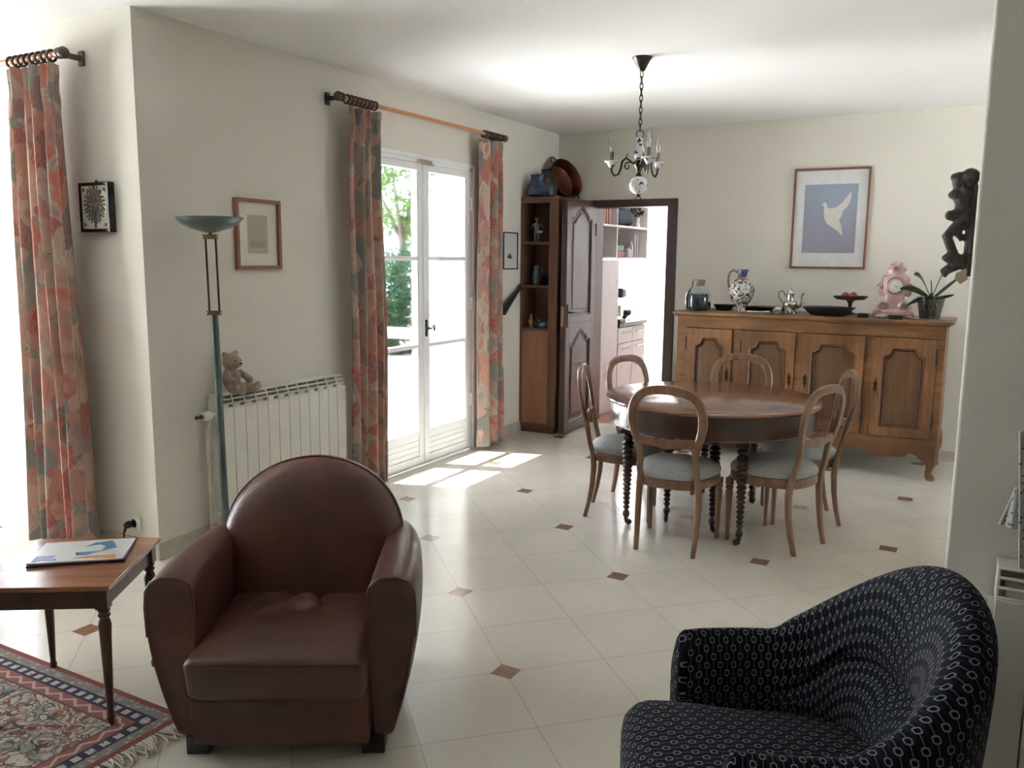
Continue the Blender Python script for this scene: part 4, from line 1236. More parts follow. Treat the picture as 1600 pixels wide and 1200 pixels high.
g = G(); g.ell((0, 0, .045), (.018, .014, .042), 14, 12); g.ell((0, 0, .098), (.014, .013, .016), 12, 8); g.lathe([(.02, 0), (.02, .008)], 14)
for sx in (-1, 1): g.ell((sx * .009, 0, .116), (.004, .003, .008), 8, 6); g.ell((sx * .016, -.003, .05), (.006, .008, .022), 8, 6)
tag(link('owl_figurine', g, plain('ochre_ceramic', (.30, .19, .11), .5)  , loc=(-3.385, 6.44, .906)), 'ochre ceramic figurine at the left of the lowest niche', 'figurine')
for i, (x, y, s_, c, lab) in enumerate(((-3.335, 6.46, .8, (.10, .16, .19), 'small blue glass bird in the lowest niche beside the ochre figurine'), (-3.285, 6.45, 1.35, (.10, .20, .20), 'larger turquoise glass bird at the right of the lowest niche'))):
    t = tag(link('glass_bird', (lambda g: (g.ell((0, 0, .022 * s_), (.026 * s_, .018 * s_, .020 * s_), 14, 10), g.ell((-.018 * s_, 0, .046 * s_), (.012 * s_, .011 * s_, .012 * s_), 10, 8), g.tube([(-.026 * s_, 0, .046 * s_), (-.038 * s_, 0, .044 * s_)], [.004 * s_, .001], 6), g.tube([(.02 * s_, 0, .028 * s_), (.045 * s_, 0, .045 * s_)], [.009 * s_, .004 * s_], 6), g.lathe([(.014 * s_, 0), (.008 * s_, .008 * s_)], 10), g)[-1])(G()), plain('coloured_glass', c, .08, coat=1), loc=(x, y, .906)), lab, 'ornament', 'glass birds in the niche')
# on top of the bookcase
g = G(); g.lathe([(.045, 0), (.085, .02), (.095, .05), (.075, .10), (.050, .14), (.055, .175), (.060, .185), (.052, .185), (.045, .14), (.07, .06), (.03, .01)], 24)
g.tube([(.055, 0, .165), (.095, .0, .15), (.10, 0, .10), (.085, 0, .065)], .008, 8)
tag(link('blue_pitcher', g, plain('petrol_blue_glaze', (.02, .045, .085), .2, var=.2, coat=.5), loc=(-3.355, 6.458, 2.006), rotz=radians(150)), 'dark blue glazed pitcher on top of the bookcase', 'pitcher')
g = G(); g.lathe([(.05, 0), (.085, .03), (.095, .09), (.08, .16), (.05, .20), (.045, .235), (.055, .245), (.04, .245), (.035, .2), (.06, .1), (.03, .01)], 24)
t = tag(link('stoneware_pot', g, plain('black_stoneware', (.02, .022, .026), .35), loc=(-3.37, 6.665, 2.006)), 'black stoneware pot with scroll decoration beside the blue pitcher', 'pot')
g = G()
for s_, ph_ in ((1, 0), (-1, pi)):
    g.tube([Vector((.097, .0, .12)) + Vector((0, .022 * (1 - k / 22) * cos(k * .5 + ph_), s_ * .022 + .022 * (1 - k / 22) * sin(k * .5 + ph_) )) for k in range(18)], .004, 6)
link('scroll', g, plain('pewter', (.25, .25, .25), .4, .5), t).rotation_euler = (0, 0, radians(-62))
CP = thing('copper_basin', 'copper preserving pan with handles leaning on top of the bookcase', 'pan', (-3.30, 6.915, 2.20))
CP.rotation_euler = Vector((.86, -.28, .34)).to_track_quat('Z', 'Y').to_euler()
M_cop = plain('aged_copper', (.20, .075, .050), .35, 1, var=.3, scale=9)
M_copd = plain('tarnished_copper', (.07, .035, .028), .4, .8, var=.3)
g = G(); g.lathe([(.0, -.10), (.12, -.10), (.15, -.085), (.172, -.01), (.180, .0), (.184, .004), (.180, .008), (.168, -.005), (.145, -.078), (.118, -.093), (.0, -.093)], 40, cap=False); link('pan', g, M_cop, CP)
for s_ in (-1, 1):
    g = G(); a0 = radians(118) if s_ > 0 else radians(298)
    pts = []
    for k in range(9):
        b_ = -1.2 + 2.4 * k / 8; pts.append((cos(a0) * (.178 + .045 * cos(b_ * 1.25)) - sin(a0) * .038 * sin(b_), sin(a0) * (.178 + .045 * cos(b_ * 1.25)) + cos(a0) * .038 * sin(b_), -.02))
    g.tube(pts, .006, 8); link('handle', g, M_iron, CP)
# ------------------------------------------------------------------ dining chairs
def make_chair(label):
    """origin between the rear feet, +y points to the front of the seat"""
    t = thing('dining_chair', label, 'chair', (0, 0, 0), 0, 'balloon back dining chairs around the table')
    W = M_walnut
    # balloon back
    half = [(.147, .012, .395), (.149, .0, .44), (.141, -.012, .495), (.143, -.022, .550), (.163, -.034, .610), (.178, -.045, .670), (.180, -.056, .730), (.166, -.066, .788), (.130, -.074, .832), (.070, -.079, .855), (0, -.080, .860)]
    def smooth_path(P, k=3):
        P = [Vector(p) for p in P]; out = []
        for i in range(len(P) - 1):
            p0 = P[max(0, i - 1)]; p1 = P[i]; p2 = P[i + 1]; p3 = P[min(len(P) - 1, i + 2)]
            for j in range(k):
                u = j / k
                out.append(.5 * ((2 * p1) + (p2 - p0) * u + (2 * p0 - 5 * p1 + 4 * p2 - p3) * u * u + (3 * p1 - p0 - 3 * p2 + p3) * u ** 3))
        out.append(P[-1]); return out
    full = half + [(-x, y, z) for x, y, z in reversed(half[:-1])]
    sp = smooth_path(full)
    rad = [.0155 + .0075 * max(0, min(1, (p.z - .46) / .25)) for p in sp]
    g = G(); g.tube(sp, rad, 10, flat=.58, up=(0, 0, 0.0001) if False else None)
    # build with in-plane wide section
    g = G(); L = []
    for i, p in enumerate(sp):
        tg = (sp[min(i + 1, len(sp) - 1)] - sp[max(i - 1, 0)]).normalized()
        nn = Vector((0, 1, 0)); nn = (nn - tg * nn.dot(tg)).normalized(); sd = tg.cross(nn)
        r_ = rad[i]
        L.append([p + sd * (r_ * a) + nn * (.0125 * b) for a, b in ((1, -.5), (.75, -1), (0, -1.12), (-.75, -1), (-1, -.5), (-1, .5), (-.75, 1), (0, 1.1), (.75, 1), (1, .5))])
    g.loops(L); link('back_frame', g, W, t)
    # lower cross rail with its small scroll
    g = G(); L = []
    for i in range(17):
        u = -1 + i / 8; x = .148 * u
        zc = .585 + .010 * (1 - cos(pi * u)) * .5 - .006; hh = .018 + .007 * math.exp(-(u / .25) ** 2) + .004 * abs(u) ** 3
        yy = -.030 - .010 * (1 - u * u)
        L.append([Vector((x, yy - .009, zc - hh)), Vector((x, yy + .009, zc - hh)), Vector((x, yy + .011, zc)), Vector((x, yy + .009, zc + hh)), Vector((x, yy - .009, zc + hh)), Vector((x, yy - .012, zc))])
    g.loops(L)
    for s_ in (-1, 1): g.ell((s_ * .055, -.040, .602), (.022, .010, .009), 12, 8)
    link('cross_rail', g, W, t)
    def seat_out(k=1.0, n=44):
        P = []
        for i in range(n):
            a = 2 * pi * i / n
            c, s_ = cos(a), sin(a)
            r = 1 / (abs(c) ** 3.0 + abs(s_) ** 3.0) ** (1 / 3.0)
            y = .195 + .205 * r * s_ * k; x = (.205 + .020 * s_) * r * c * k
            if s_ < 0: x *= 1 - .12 * abs(s_)
            P.append((x, y))
        return P
    g = G()
    g.loops([[Vector((p[0], p[1], z)) for p in seat_out(k)] for k, z in ((.93, .335), (.99, .338), (1.0, .345), (1.0, .378), (.985, .385), (.93, .385))])
    link('seat_rail', g, W, t)
    g = G()
    g.loops([[Vector((p[0], p[1], z)) for p in seat_out(k)] for k, z in ((.95, .3855), (1.0, .390), (1.015, .402), (1.0, .415), (.95, .428), (.86, .439), (.7, .449), (.5, .455), (.25, .459), (.05, .460))])
    link('seat', g, M_seat, t)
    for sx in (-1, 1):
        g = G(); L = []
        for (x, y, z, hx, hy) in ((.148, .012, .40, .0155, .0125), (.152, .020, .36, .0165, .016), (.156, .024, .30, .0155, .016), (.157, .018, .20, .0145, .0145), (.154, .002, .10, .013, .013), (.150, -.022, .0, .012, .012)):
            L.append([Vector((sx * x + a * hx, y + b * hy, z)) for a, b in ((-1, -.6), (-.6, -1), (.6, -1), (1, -.6), (1, .6), (.6, 1), (-.6, 1), (-1, .6))])
        g.loops(L); link('leg', g, W, t)
    for sx in (-1, 1):
        g = G(); g.lathe([(.010, 0), (.0125, .006), (.0135, .03), (.011, .035), (.0125, .045), (.0165, .20), (.020, .27), (.015, .282), (.021, .290), (.021, .300), (.016, .306), (.022, .312), (.022, .345)], 8, c=(sx * .188, .352, 0))
        link('leg', g, W, t)
    return t
CH = [((-1.963, 4.56), 15, 'leftmost dining chair with its back towards the curtains'),
      ((-1.334, 4.055), 93, 'front dining chair seen from behind at the left of the table'),
      ((-.715, 4.485), 161, 'front dining chair seen from behind at the right of the table'),
      ((-.693, 5.12), 201, 'rightmost dining chair nearest the right end of the sideboard'),
      ((-1.365, 5.57), 273, 'dining chair behind the table in front of the middle of the sideboard'),
      ((-1.935, 5.12), 340, 'dining chair behind the table in front of the kitchen doorway')]
proto = make_chair(CH[0][2])
for i, ((x, y), az, lab) in enumerate(CH):
    rz = radians(az - 90)
    if i == 0: proto.location = (x, y, 0); proto.rotation_euler = (0, 0, rz)
    else: dup(proto, (x, y, 0), rz, lab)

# ------------------------------------------------------------------ dining table
TC = (-1.315, 4.74)
DT = thing('dining_table', 'round dark mahogany dining table with turned legs on castors', 'table', (TC[0], TC[1], 0), radians(8))
g = G(); g.lathe([(0, .702), (.592, .702), (.600, .706), (.604, .714), (.600, .722), (.590, .727), (0, .727)], 96, cap=False); link('table_top', g, M_tabw, DT)
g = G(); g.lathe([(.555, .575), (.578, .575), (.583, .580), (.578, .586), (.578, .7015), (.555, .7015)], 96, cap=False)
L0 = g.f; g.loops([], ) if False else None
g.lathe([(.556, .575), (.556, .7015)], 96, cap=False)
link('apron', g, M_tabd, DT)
for a in (0, 2.1, 4.2):
    pass
PR = [(.011, .045), (.016, .050), (.020, .06), (.020, .075), (.013, .085)]
z = .085
r0 = .0155
prof = list(PR)
nb = 15
for k in range(nb):
    zz0 = .092 + k * .0265; rr_ = .0150 + .0150 * (k / nb)
    prof += [(rr_ - .005, zz0), (rr_ + .003, zz0 + .009), (rr_ + .005, zz0 + .014), (rr_ + .001, zz0 + .020)]
prof += [(.020, .492), (.032, .505), (.032, .515), (.022, .525), (.030, .540)]
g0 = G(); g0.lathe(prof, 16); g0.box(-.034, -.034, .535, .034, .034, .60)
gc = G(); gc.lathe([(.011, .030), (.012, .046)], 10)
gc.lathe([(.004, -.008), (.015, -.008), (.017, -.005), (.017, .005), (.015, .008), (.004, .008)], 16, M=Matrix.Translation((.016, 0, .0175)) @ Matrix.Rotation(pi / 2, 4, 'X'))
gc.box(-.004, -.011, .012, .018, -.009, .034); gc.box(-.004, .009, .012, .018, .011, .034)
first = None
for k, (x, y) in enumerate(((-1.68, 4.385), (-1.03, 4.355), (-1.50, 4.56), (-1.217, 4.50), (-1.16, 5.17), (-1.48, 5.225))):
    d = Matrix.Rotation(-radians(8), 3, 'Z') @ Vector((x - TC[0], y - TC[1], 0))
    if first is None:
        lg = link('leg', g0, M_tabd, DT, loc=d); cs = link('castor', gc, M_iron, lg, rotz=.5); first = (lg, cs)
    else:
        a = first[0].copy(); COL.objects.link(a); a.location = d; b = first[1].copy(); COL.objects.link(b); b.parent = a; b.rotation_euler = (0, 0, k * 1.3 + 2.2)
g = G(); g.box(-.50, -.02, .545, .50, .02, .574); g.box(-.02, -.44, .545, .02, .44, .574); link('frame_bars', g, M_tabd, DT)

# ------------------------------------------------------------------ sideboard
SB = thing('sideboard', 'long honey pine sideboard with four panelled doors against the back wall', 'sideboard', (-1.12, 6.35, 0))
x0, x1, D_ = -.935, .925, .62
g = G()
g.box(x0, 0, .255, x0 + .055, .03, 1.068); g.box(x1 - .045, 0, .255, x1, .03, 1.068)
xs = [(-.855, -.505), (-.435, -.045), (.005, .425), (.480, .875)]
prevx = x0 + .055
for a, b in xs:
    g.box(prevx, .0, .255, a - .003, .03, 1.068); prevx = b + .003
g.box(prevx, 0, .255, x1 - .045, .03, 1.068)
g.box(x0, -.002, .985, x1, .03, 1.068)
g.box(x0, -.004, .245, x1, .03, .285)
g.box(x0, .03, .26, x0 + .02, D_, 1.068); g.box(x1 - .02, .03, .26, x1, D_, 1.068); g.box(x0, D_ - .02, .2, x1, D_, 1.068); g.box(x0, .03, .25, x1, D_, .27)
link('carcass', g, M_honeyx, SB, bevel=.003)
# scalloped apron
g = G(); n = 90; top = []; bot = []
for i in range(n + 1):
    u = i / n; x = x0 + .05 + u * (x1 - x0 - .10); s_ = min(u, 1 - u)
    zb = .165 + .018 * cos(u * 8 * pi) - .035 * math.exp(-((u - .5) / .05) ** 2) - .028 * math.exp(-((s_ - .19) / .035) ** 2)
    if s_ < .07: zb = .165 + .02 - .09 * (1 - s_ / .07) ** 1.6
    top.append((x, .246)); bot.append((x, min(zb, .21)))
g.loops([[Vector((p[0], y, p[1])) for p in bot + top[::-1]] for y in (.002, .028)])
link('apron', g, M_honeyx, SB, bevel=.002)
# cabriole feet
def foot(sx, yy):
    g = G(); L = []
    bx = x1 - .035 if sx > 0 else x0 + .035
    for z, o, h_ in ((.27, 0, .042), (.20, .004, .045), (.15, .010, .038), (.10, .004, .028), (.06, -.006, .022), (.035, -.002, .026), (.018, .008, .032), (.0, .008, .026)):
        cx_ = bx + sx * o; cy_ = yy - (o if yy < .3 else 0)
        L.append([Vector((cx_ + a * h_, cy_ + b * h_, z)) for a, b in ((-1, -.5), (-.5, -1), (.5, -1), (1, -.5), (1, .5), (.5, 1), (-.5, 1), (-1, .5))])
    g.loops(L)
    if yy < .3:
        for s2 in (-1, 1):
            g.tube([Vector((bx + s2 * .012, yy - .034, .032)) + Vector((s2 * .012 * (1 - k / 16) * cos(k * .6), 0, .014 * (1 - k / 16) * sin(k * .6))) for k in range(14)], .005, 6)
    return g
for sx in (-1, 1):
    for yy in (.042, D_ - .05): link('foot', foot(sx, yy), M_honey, SB)
# top
g = G(); tx0, tx1 = x0 - .045, x1 + .045
def topo(k, rc=.05):
    P = []
    for cx_, cy_, a0 in ((tx1 - rc, -.035 + rc, -pi / 2), (tx1 - rc, D_ + .02 - rc, 0), (tx0 + rc, D_ + .02 - rc, pi / 2), (tx0 + rc, -.035 + rc, pi)):
        for i in range(7):
            a = a0 + (pi / 2) * i / 6; P.append((cx_ + (rc - k) * cos(a), cy_ + (rc - k) * sin(a)))
    return P
g.loops([[Vector((p[0], p[1], z)) for p in topo(k)] for k, z in ((.030, 1.066), (.022, 1.074), (.010, 1.080), (.0, 1.084), (-.002, 1.092), (.0, 1.099), (.005, 1.102))])
link('top', g, M_honeyx, SB)
def notch(w_, h_, c, na=6):
    """rectangle with concave notched upper corners, square lower corners"""
    P = [(-w_ / 2, -h_ / 2), (w_ / 2, -h_ / 2)]
    st = c * .22
    P += [(w_ / 2, h_ / 2 - c - st), (w_ / 2 - st, h_ / 2 - c)]
    for i in range(1, na): 
        a = pi / 2 * i / na
        P.append((w_ / 2 - st - (c - st) * sin(a) , h_ / 2 - c + (c - st) * (1 - cos(a))))
    P += [(w_ / 2 - c, h_ / 2 - st), (w_ / 2 - c - st, h_ / 2)]
    Q = [(-x, z) for x, z in reversed(P[2:])]
    return P + Q
def notch_rect(P, W_, H_):
    n = len(P); R = [(-W_ / 2, -H_ / 2), (W_ / 2, -H_ / 2)]
    m = (n - 2) // 2
    for i in range(m):
        u = i / (m - 1)
        R.append((W_ / 2, P[2 + i][1] + (H_ / 2 - P[2 + i][1]) * min(1, u * 2)) if u <= .5 else (P[2 + i][0] + (W_ / 2 - P[2 + i][0]) * (1 - (u - .5) * 2), H_ / 2))
    return R + [(-x, z) for x, z in reversed(R[2:])]
for k, (a, b) in enumerate(xs):
    cx_, cz_ = (a + b) / 2, (.290 + .980) / 2; W_, H_ = b - a, .690
    w_, h_ = W_ - .125, H_ - .135
    g = G(); o = notch(w_, h_, .055); r = notch_rect(o, W_, H_)
    def put(P, y): return [Vector((cx_ + p[0], y, cz_ + p[1])) for p in P]
    def ins(q): return [(p[0] * (1 - 2 * q / w_), p[1] * (1 - 2 * q / h_)) for p in o]
    g.loops([put(r, .02), put(r, -.014), put(o, -.014)], cap0=True, cap1=False)
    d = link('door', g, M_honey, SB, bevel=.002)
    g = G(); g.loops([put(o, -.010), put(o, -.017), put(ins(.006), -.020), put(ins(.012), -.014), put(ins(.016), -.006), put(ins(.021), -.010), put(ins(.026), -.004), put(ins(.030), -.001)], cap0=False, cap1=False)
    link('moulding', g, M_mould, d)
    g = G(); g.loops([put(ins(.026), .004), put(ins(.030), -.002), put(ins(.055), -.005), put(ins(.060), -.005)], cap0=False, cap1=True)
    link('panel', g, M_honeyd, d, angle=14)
    sx = 1 if k % 2 == 0 else -1
    if k == 2: sx = -1
    if k == 1: sx = 1
    ex = cx_ + (W_ / 2 - .030) * (1 if k in (0, 1) else -1)
    g = G(); c = Vector((ex, -.017, cz_ + .0))
    P = []
    for i in range(36):
        q = 2 * pi * i / 36; P.append((ex + (.012 + .004 * cos(6 * q)) * sin(q), cz_ + (.046 + .008 * cos(4 * q)) * cos(q)))
    g.prism(P, -.0175, -.0135, 'y'); g.ell((ex, -.022, cz_ + .008), (.005, .004, .005), 8, 6)
    g.tube([(ex, -.020, cz_ - .01), (ex, -.026, cz_ - .02), (ex, -.022, cz_ - .034)], .003, 6)
    link('escutcheon', g, M_iron, d)
    hx = cx_ + (W_ / 2 + .004) * (-1 if k in (0, 1) else 1)
    for hz in (.42, .86):
        g = G(); g.lathe([(.002, -.055), (.006, -.045), (.0065, .045), (.002, .055)], 10, c=(hx, -.012, hz)); link('hinge', g, M_iron, d)

# ------------------------------------------------------------------ things on the sideboard
ZS = 1.1025
def at(x, y=6.62, z=0): return (x, y, ZS + z)
# glass jar with dark contents and cork
t = thing('glass_storage_jar', 'round glass jar with cork lid at the left end of the sideboard', 'jar', at(-1.975, 6.60))
g = G(); g.lathe([(.080, 0), (.094, .006), (.099, .02), (.101, .09), (.096, .13), (.075, .165), (.056, .185), (.055, .215), (.058, .222)], 32, cap=False); link('glass', g, glassy('jar_glass', (.80, .90, .90), .3), t)
g = G(); g.lathe([(.078, .003), (.091, .008), (.095, .022), (.098, .118), (.090, .132)], 28); link('contents', g, plain('dark_teal_contents', (.010, .035, .050), .15, var=.5, scale=40), t)
g = G(); g.lathe([(.050, .192), (.051, .236), (.048, .240)], 24); link('cork_lid', g, plain('cork', (.30, .19, .12), .9, var=.25, scale=60), t)
def trayish(nm, lab, cat, x, y, rx, ry, hh, mat, rz=0):
    g = G(); n = 40
    def E(k, z): return [Vector((rx * k * cos(2 * pi * i / n), ry * k * sin(2 * pi * i / n), z)) for i in range(n)]
    g.loops([E(.60, 0), E(.66, .002), E(.97, hh * .92), E(1, hh), E(.96, hh), E(.64, .007), E(.3, .006)])
    return tag(link(nm, g, mat, loc=at(x, y), rotz=rz), lab, cat)
M_dgreen = plain('dark_green_enamel', (.025, .045, .042), .25, var=.2, coat=.4)
trayish('small_dish', 'small dark green dish between the glass jar and the patterned pitcher', 'dish', -1.80, 6.72, .085, .07, .045, M_dgreen)
trayish('oval_tray', 'long dark oval tray lying behind the patterned pitcher', 'tray', -1.50, 6.82, .27, .11, .035, M_dgreen)
# blue/brown patterned pitcher
def mottled(name, cols, scale, rough=.25):
    m, nt, b = newmat(name); h = NT(nt); co = h.coord()
    wn_ = h.noise(co, 18, 3, .5, out=1)
    wv = h.n('ShaderNodeVectorMath', operation='MULTIPLY_ADD'); h.put(wv.inputs[0], wn_); wv.inputs[1].default_value = (.06, .06, .06); h.put(wv.inputs[2], co)
    r, g_, b_ = h.sep(h.vor(wv.outputs[0], scale, 'Color'))
    h.put(b.inputs['Base Color'], h.ramp(r, cols, 'CONSTANT')); b.inputs['Roughness'].default_value = rough; b.inputs['Coat Weight'].default_value = .4
    return m
t = thing('patterned_pitcher', 'tall ceramic pitcher with blue neck and mottled brown white body', 'pitcher', at(-1.635, 6.60))
g = G(); g.lathe([(.034, 0), (.040, .006), (.034, .03), (.050, .055), (.078, .095), (.096, .14), (.098, .175), (.082, .215), (.052, .245), (.036, .262)], 36, cap=True)
link('body', g, mottled('mottled_blue_white_glaze', [(0, (.52, .50, .45)), (.30, (.10, .06, .045)), (.45, (.45, .43, .40)), (.60, (.04, .06, .14)), (.78, (.30, .20, .13)), (.9, (.5, .48, .44))], 62), t)
g = G(); g.lathe([(.050, .248), (.036, .262), (.030, .272)], 30, cap=False); link('collar', g, plain('rust_glaze', (.28, .12, .07), .3, var=.3, scale=50), t)
g = G(); g.lathe([(.029, .268), (.034, .285), (.044, .318), (.044, .325), (.038, .325), (.026, .285)], 30, cap=False); link('neck', g, plain('cobalt_neck_glaze', (.06, .09, .22), .25, var=.6, scale=70), t)
g = G(); g.tube([(-.040, 0, .300), (-.065, 0, .320), (-.095, 0, .305), (-.108, 0, .26), (-.104, 0, .20), (-.088, 0, .165)], .0085, 10); link('handle', g, plain('brown_handle_glaze', (.18, .11, .08), .3, var=.3), t)
# silver teapot
t = thing('silver_teapot', 'ornate silver teapot with tall lid and curved spout', 'teapot', at(-1.262, 6.58))
g = G(); g.lathe([(.030, 0), (.034, .005), (.022, .012), (.040, .03), (.056, .055), (.056, .075), (.045, .09), (.026, .10), (.024, .14), (.028, .15)], 28); link('body', g, M_chrome, t)
g = G(); g.lathe([(.030, .150), (.024, .165), (.012, .178), (.005, .182), (.007, .192), (.003, .20), (.001, .212)], 22); link('lid', g, M_chrome, t)
g = G(); g.tube([(.048, 0, .055), (.072, 0, .06), (.080, 0, .09), (.080, 0, .13), (.092, 0, .155)], [.014, .012, .008, .006, .006], 10); link('spout', g, M_chrome, t)
g = G(); g.tube([(-.052, 0, .07), (-.068, 0, .095), (-.088, 0, .125), (-.085, 0, .160), (-.060, 0, .168), (-.045, 0, .145), (-.034, 0, .125), (-.024, 0, .135)], .0055, 10); link('handle', g, plain('dark_silver', (.30, .28, .22), .3, 1), t)
for k in range(4):
    a = pi / 4 + k * pi / 2; g = G(); g.tube([(.03 * cos(a), .03 * sin(a), .03), (.05 * cos(a), .05 * sin(a), .012), (.054 * cos(a), .054 * sin(a), 0)], [.004, .004, .006], 6)
    link('foot', g, M_chrome, t)
t = thing('sugar_bowl', 'small round silver sugar bowl in front of the teapot', 'bowl', at(-1.335, 6.49))
g = G(); g.lathe([(.020, 0), (.022, .004), (.034, .018), (.036, .035), (.026, .048), (.010, .054), (.006, .058), (.008, .064), (.003, .068)], 24); link('body', g, M_chrome, t)
t = thing('silver_tray', 'flat silver tray under the teapot', 'tray', at(-1.33, 6.56, -.0))
for o in (bpy.data.objects['silver_tray'],):
    g = G(); g.lathe([(.0, -.0018), (.085, -.0018), (.10, .0), (.095, .0), (.084, -.0009), (0, -.0009)], 36, cap=False)
    link('plate', g, M_chrome, o).location = (0, 0, .002)
for nm, dz in (('silver_teapot', .0015), ('sugar_bowl', .0015)):
    bpy.data.objects[nm].location.z += dz
g = G()
for k in range(3): g.tube([(-.10, -.02 + k * .018, .006 + k * .002), (0, -.02 + k * .02, .008), (.07, -.02 + k * .016, .010)], [.004, .003, .009], 8)
tag(link('serving_spoons', g, M_chrome, loc=at(-1.475, 6.56, .0)), 'bundle of silver spoons left of the teapot', 'cutlery')
trayish('black_bowl', 'large shallow black oval bowl in the middle of the sideboard', 'bowl', -.985, 6.56, .190, .13, .062, M_black)
# cake stand with red fruit
t = thing('cake_stand', 'small dark footed stand behind the black bowl', 'stand', at(-.868, 6.78))
M_dmetal = plain('dark_bronze', (.10, .08, .07), .35, .7, var=.2)
g = G(); g.lathe([(.05, 0), (.05, .006), (.018, .02), (.012, .05), (.016, .085), (.03, .105), (.10, .112), (.122, .132), (.124, .138), (.118, .138), (.098, .118), (.0, .116)], 36); link('stand', g, M_dmetal, t)
for k, (dx, dy, c) in enumerate(((-.035, 0, (.22, .06, .06)), (.022, -.015, (.28, .04, .05)))):
    g = G(); g.ell((0, 0, 0), (.030, .030, .026), 16, 10); g.tube([(0, 0, .022), (.003, 0, .034)], .002, 5)
    tag(link('apple', g, plain('apple_skin', c, .35, var=.3, scale=20), loc=at(-.868 + dx, 6.78 + dy, .1405)), ('dark red apple at the left on the footed stand', 'bright red apple at the right on the footed stand')[k], 'apple', 'apples on the footed stand')
for x, w_ in ((-.735, .035),):
    g = G(); g.rbox((0, 0, .016), (w_, .028, .016), .003, 3); tag(link('small_black_box', g, M_black, loc=at(x, 6.46)), 'small black box lying between the bowl and the clock', 'box')
g = G(); g.rbox((0, 0, .014), (.045, .035, .014), .004, 3); tag(link('wallet', g, plain('dark_brown_leather', (.03, .018, .015), .5), loc=at(-.520, 6.44)), 'dark brown wallet in front of the pink clock', 'wallet')
g = G(); g.ell((0, 0, .016), (.046, .028, .016), 18, 10); tag(link('pebble', g, plain('beige_pebble', (.36, .32, .24), .7), loc=at(-.612, 6.45)), 'pale beige pebble beside the dark wallet', 'pebble')
g = G(); g.ell((0, 0, .014), (.022, .03, .014), 14, 8); g.ell((.02, 0, .030), (.015, .012, .018), 12, 8); g.ell((-.022, .0, .02), (.014, .01, .012), 10, 6)
tag(link('shell', g, plain('brown_shell', (.25, .15, .10), .5, var=.4, scale=60), loc=at(-.435, 6.45)), 'small brown shell between the clock and the plant pot', 'shell')
# pink porcelain mantel clock
t = thing('mantel_clock', 'ornate pink and white porcelain mantel clock', 'clock', at(-.555, 6.66))
M_pink = plain('pink_porcelain', (.50, .33, .33), .2, var=.12, scale=12, coat=.4)
g = G()
def outline(pts, y0, y1): g.prism(pts, y0, y1, 'y')
g.rbox((0, 0, .028), (.130, .060, .026), .02, 4)
for s_ in (-1, 1):
    g.ell((s_ * .105, -.03, .03), (.035, .035, .03), 14, 8); g.ell((s_ * .06, -.02, .085), (.040, .035, .045), 14, 10)
    g.ell((s_ * .085, -.01, .065), (.038, .03, .035), 14, 8)
g.rbox((0, 0, .13), (.062, .042, .10), .03, 5)
for k in range(40):
    pass
g.lathe([(.0, -.045), (.078, -.045), (.085, -.03), (.085, .03), (.07, .045), (.0, .045)], 36, M=Matrix.Translation((0, 0, .225)) @ Matrix.Rotation(pi / 2, 4, 'X'), cap=False)
for s_ in (-1, 1): g.ell((s_ * .085, 0, .20), (.030, .03, .055), 14, 10); g.ell((s_ * .07, 0, .27), (.025, .028, .03), 12, 8)
g.rbox((.005, 0, .325), (.046, .026, .045), .02, 5)
for dx, dz, r in ((-.045, .335, .016), (-.03, .365, .018), (0, .382, .020), (.03, .372, .018), (.052, .345, .018), (.012, .395, .011), (.045, .312, .016), (-.05, .31, .012)): g.ell((dx, 0, dz), (r, .02, r), 12, 8)
link('body', g, M_pink, t, remesh=.006)
g = G()
for (cx_, cz_, R_, s_, n_) in ((-.075, .075, .030, 1, 22), (.075, .075, .030, -1, 22), (-.10, .03, .022, 1, 18), (.10, .03, .022, -1, 18), (-.088, .215, .030, -1, 20), (.088, .215, .030, 1, 20), (0, .345, .022, 1, 18)):
    g.tube([Vector((cx_ + s_ * R_ * (1 - k / (n_ * 1.2)) * cos(k * .38), -.058 if cz_ < .1 else (-.036 if cz_ < .3 else -.03), cz_ + R_ * (1 - k / (n_ * 1.2)) * sin(k * .38))) for k in range(n_)], .0045, 6)
link('scrollwork', g, plain('gilt_brown_scrolls', (.34, .22, .17), .3, .3), t)
g = G(); Mx = Matrix.Translation((0, -.046, .225)) @ Matrix.Rotation(pi / 2, 4, 'X'); g.lathe([(.050, 0), (.060, 0), (.060, .008), (.053, .012), (.050, .006)], 36, M=Mx, cap=False); link('bezel', g, plain('dull_brass', (.28, .20, .13), .35, .8), t)
g = G(); g.lathe([(.0, 0), (.051, 0), (.051, .003), (0, .003)], 36, M=Mx, cap=False); dl = link('dial', g, M_porc, t)
g = G(); Mt = Matrix.Translation((0, -.0495, .225))
for k in range(12):
    a = k * pi / 6; g.box(-.0012, -.0006, .040, .0012, .0006, .047, M=Mt @ Matrix.Rotation(a, 4, 'Y'))
g.box(-.0014, -.001, 0, .0014, 0, .030, M=Mt @ Matrix.Rotation(radians(130), 4, 'Y')); g.box(-.001, -.001, 0, .001, 0, .040, M=Mt @ Matrix.Rotation(radians(100), 4, 'Y'))
link('hands', g, M_black, dl)
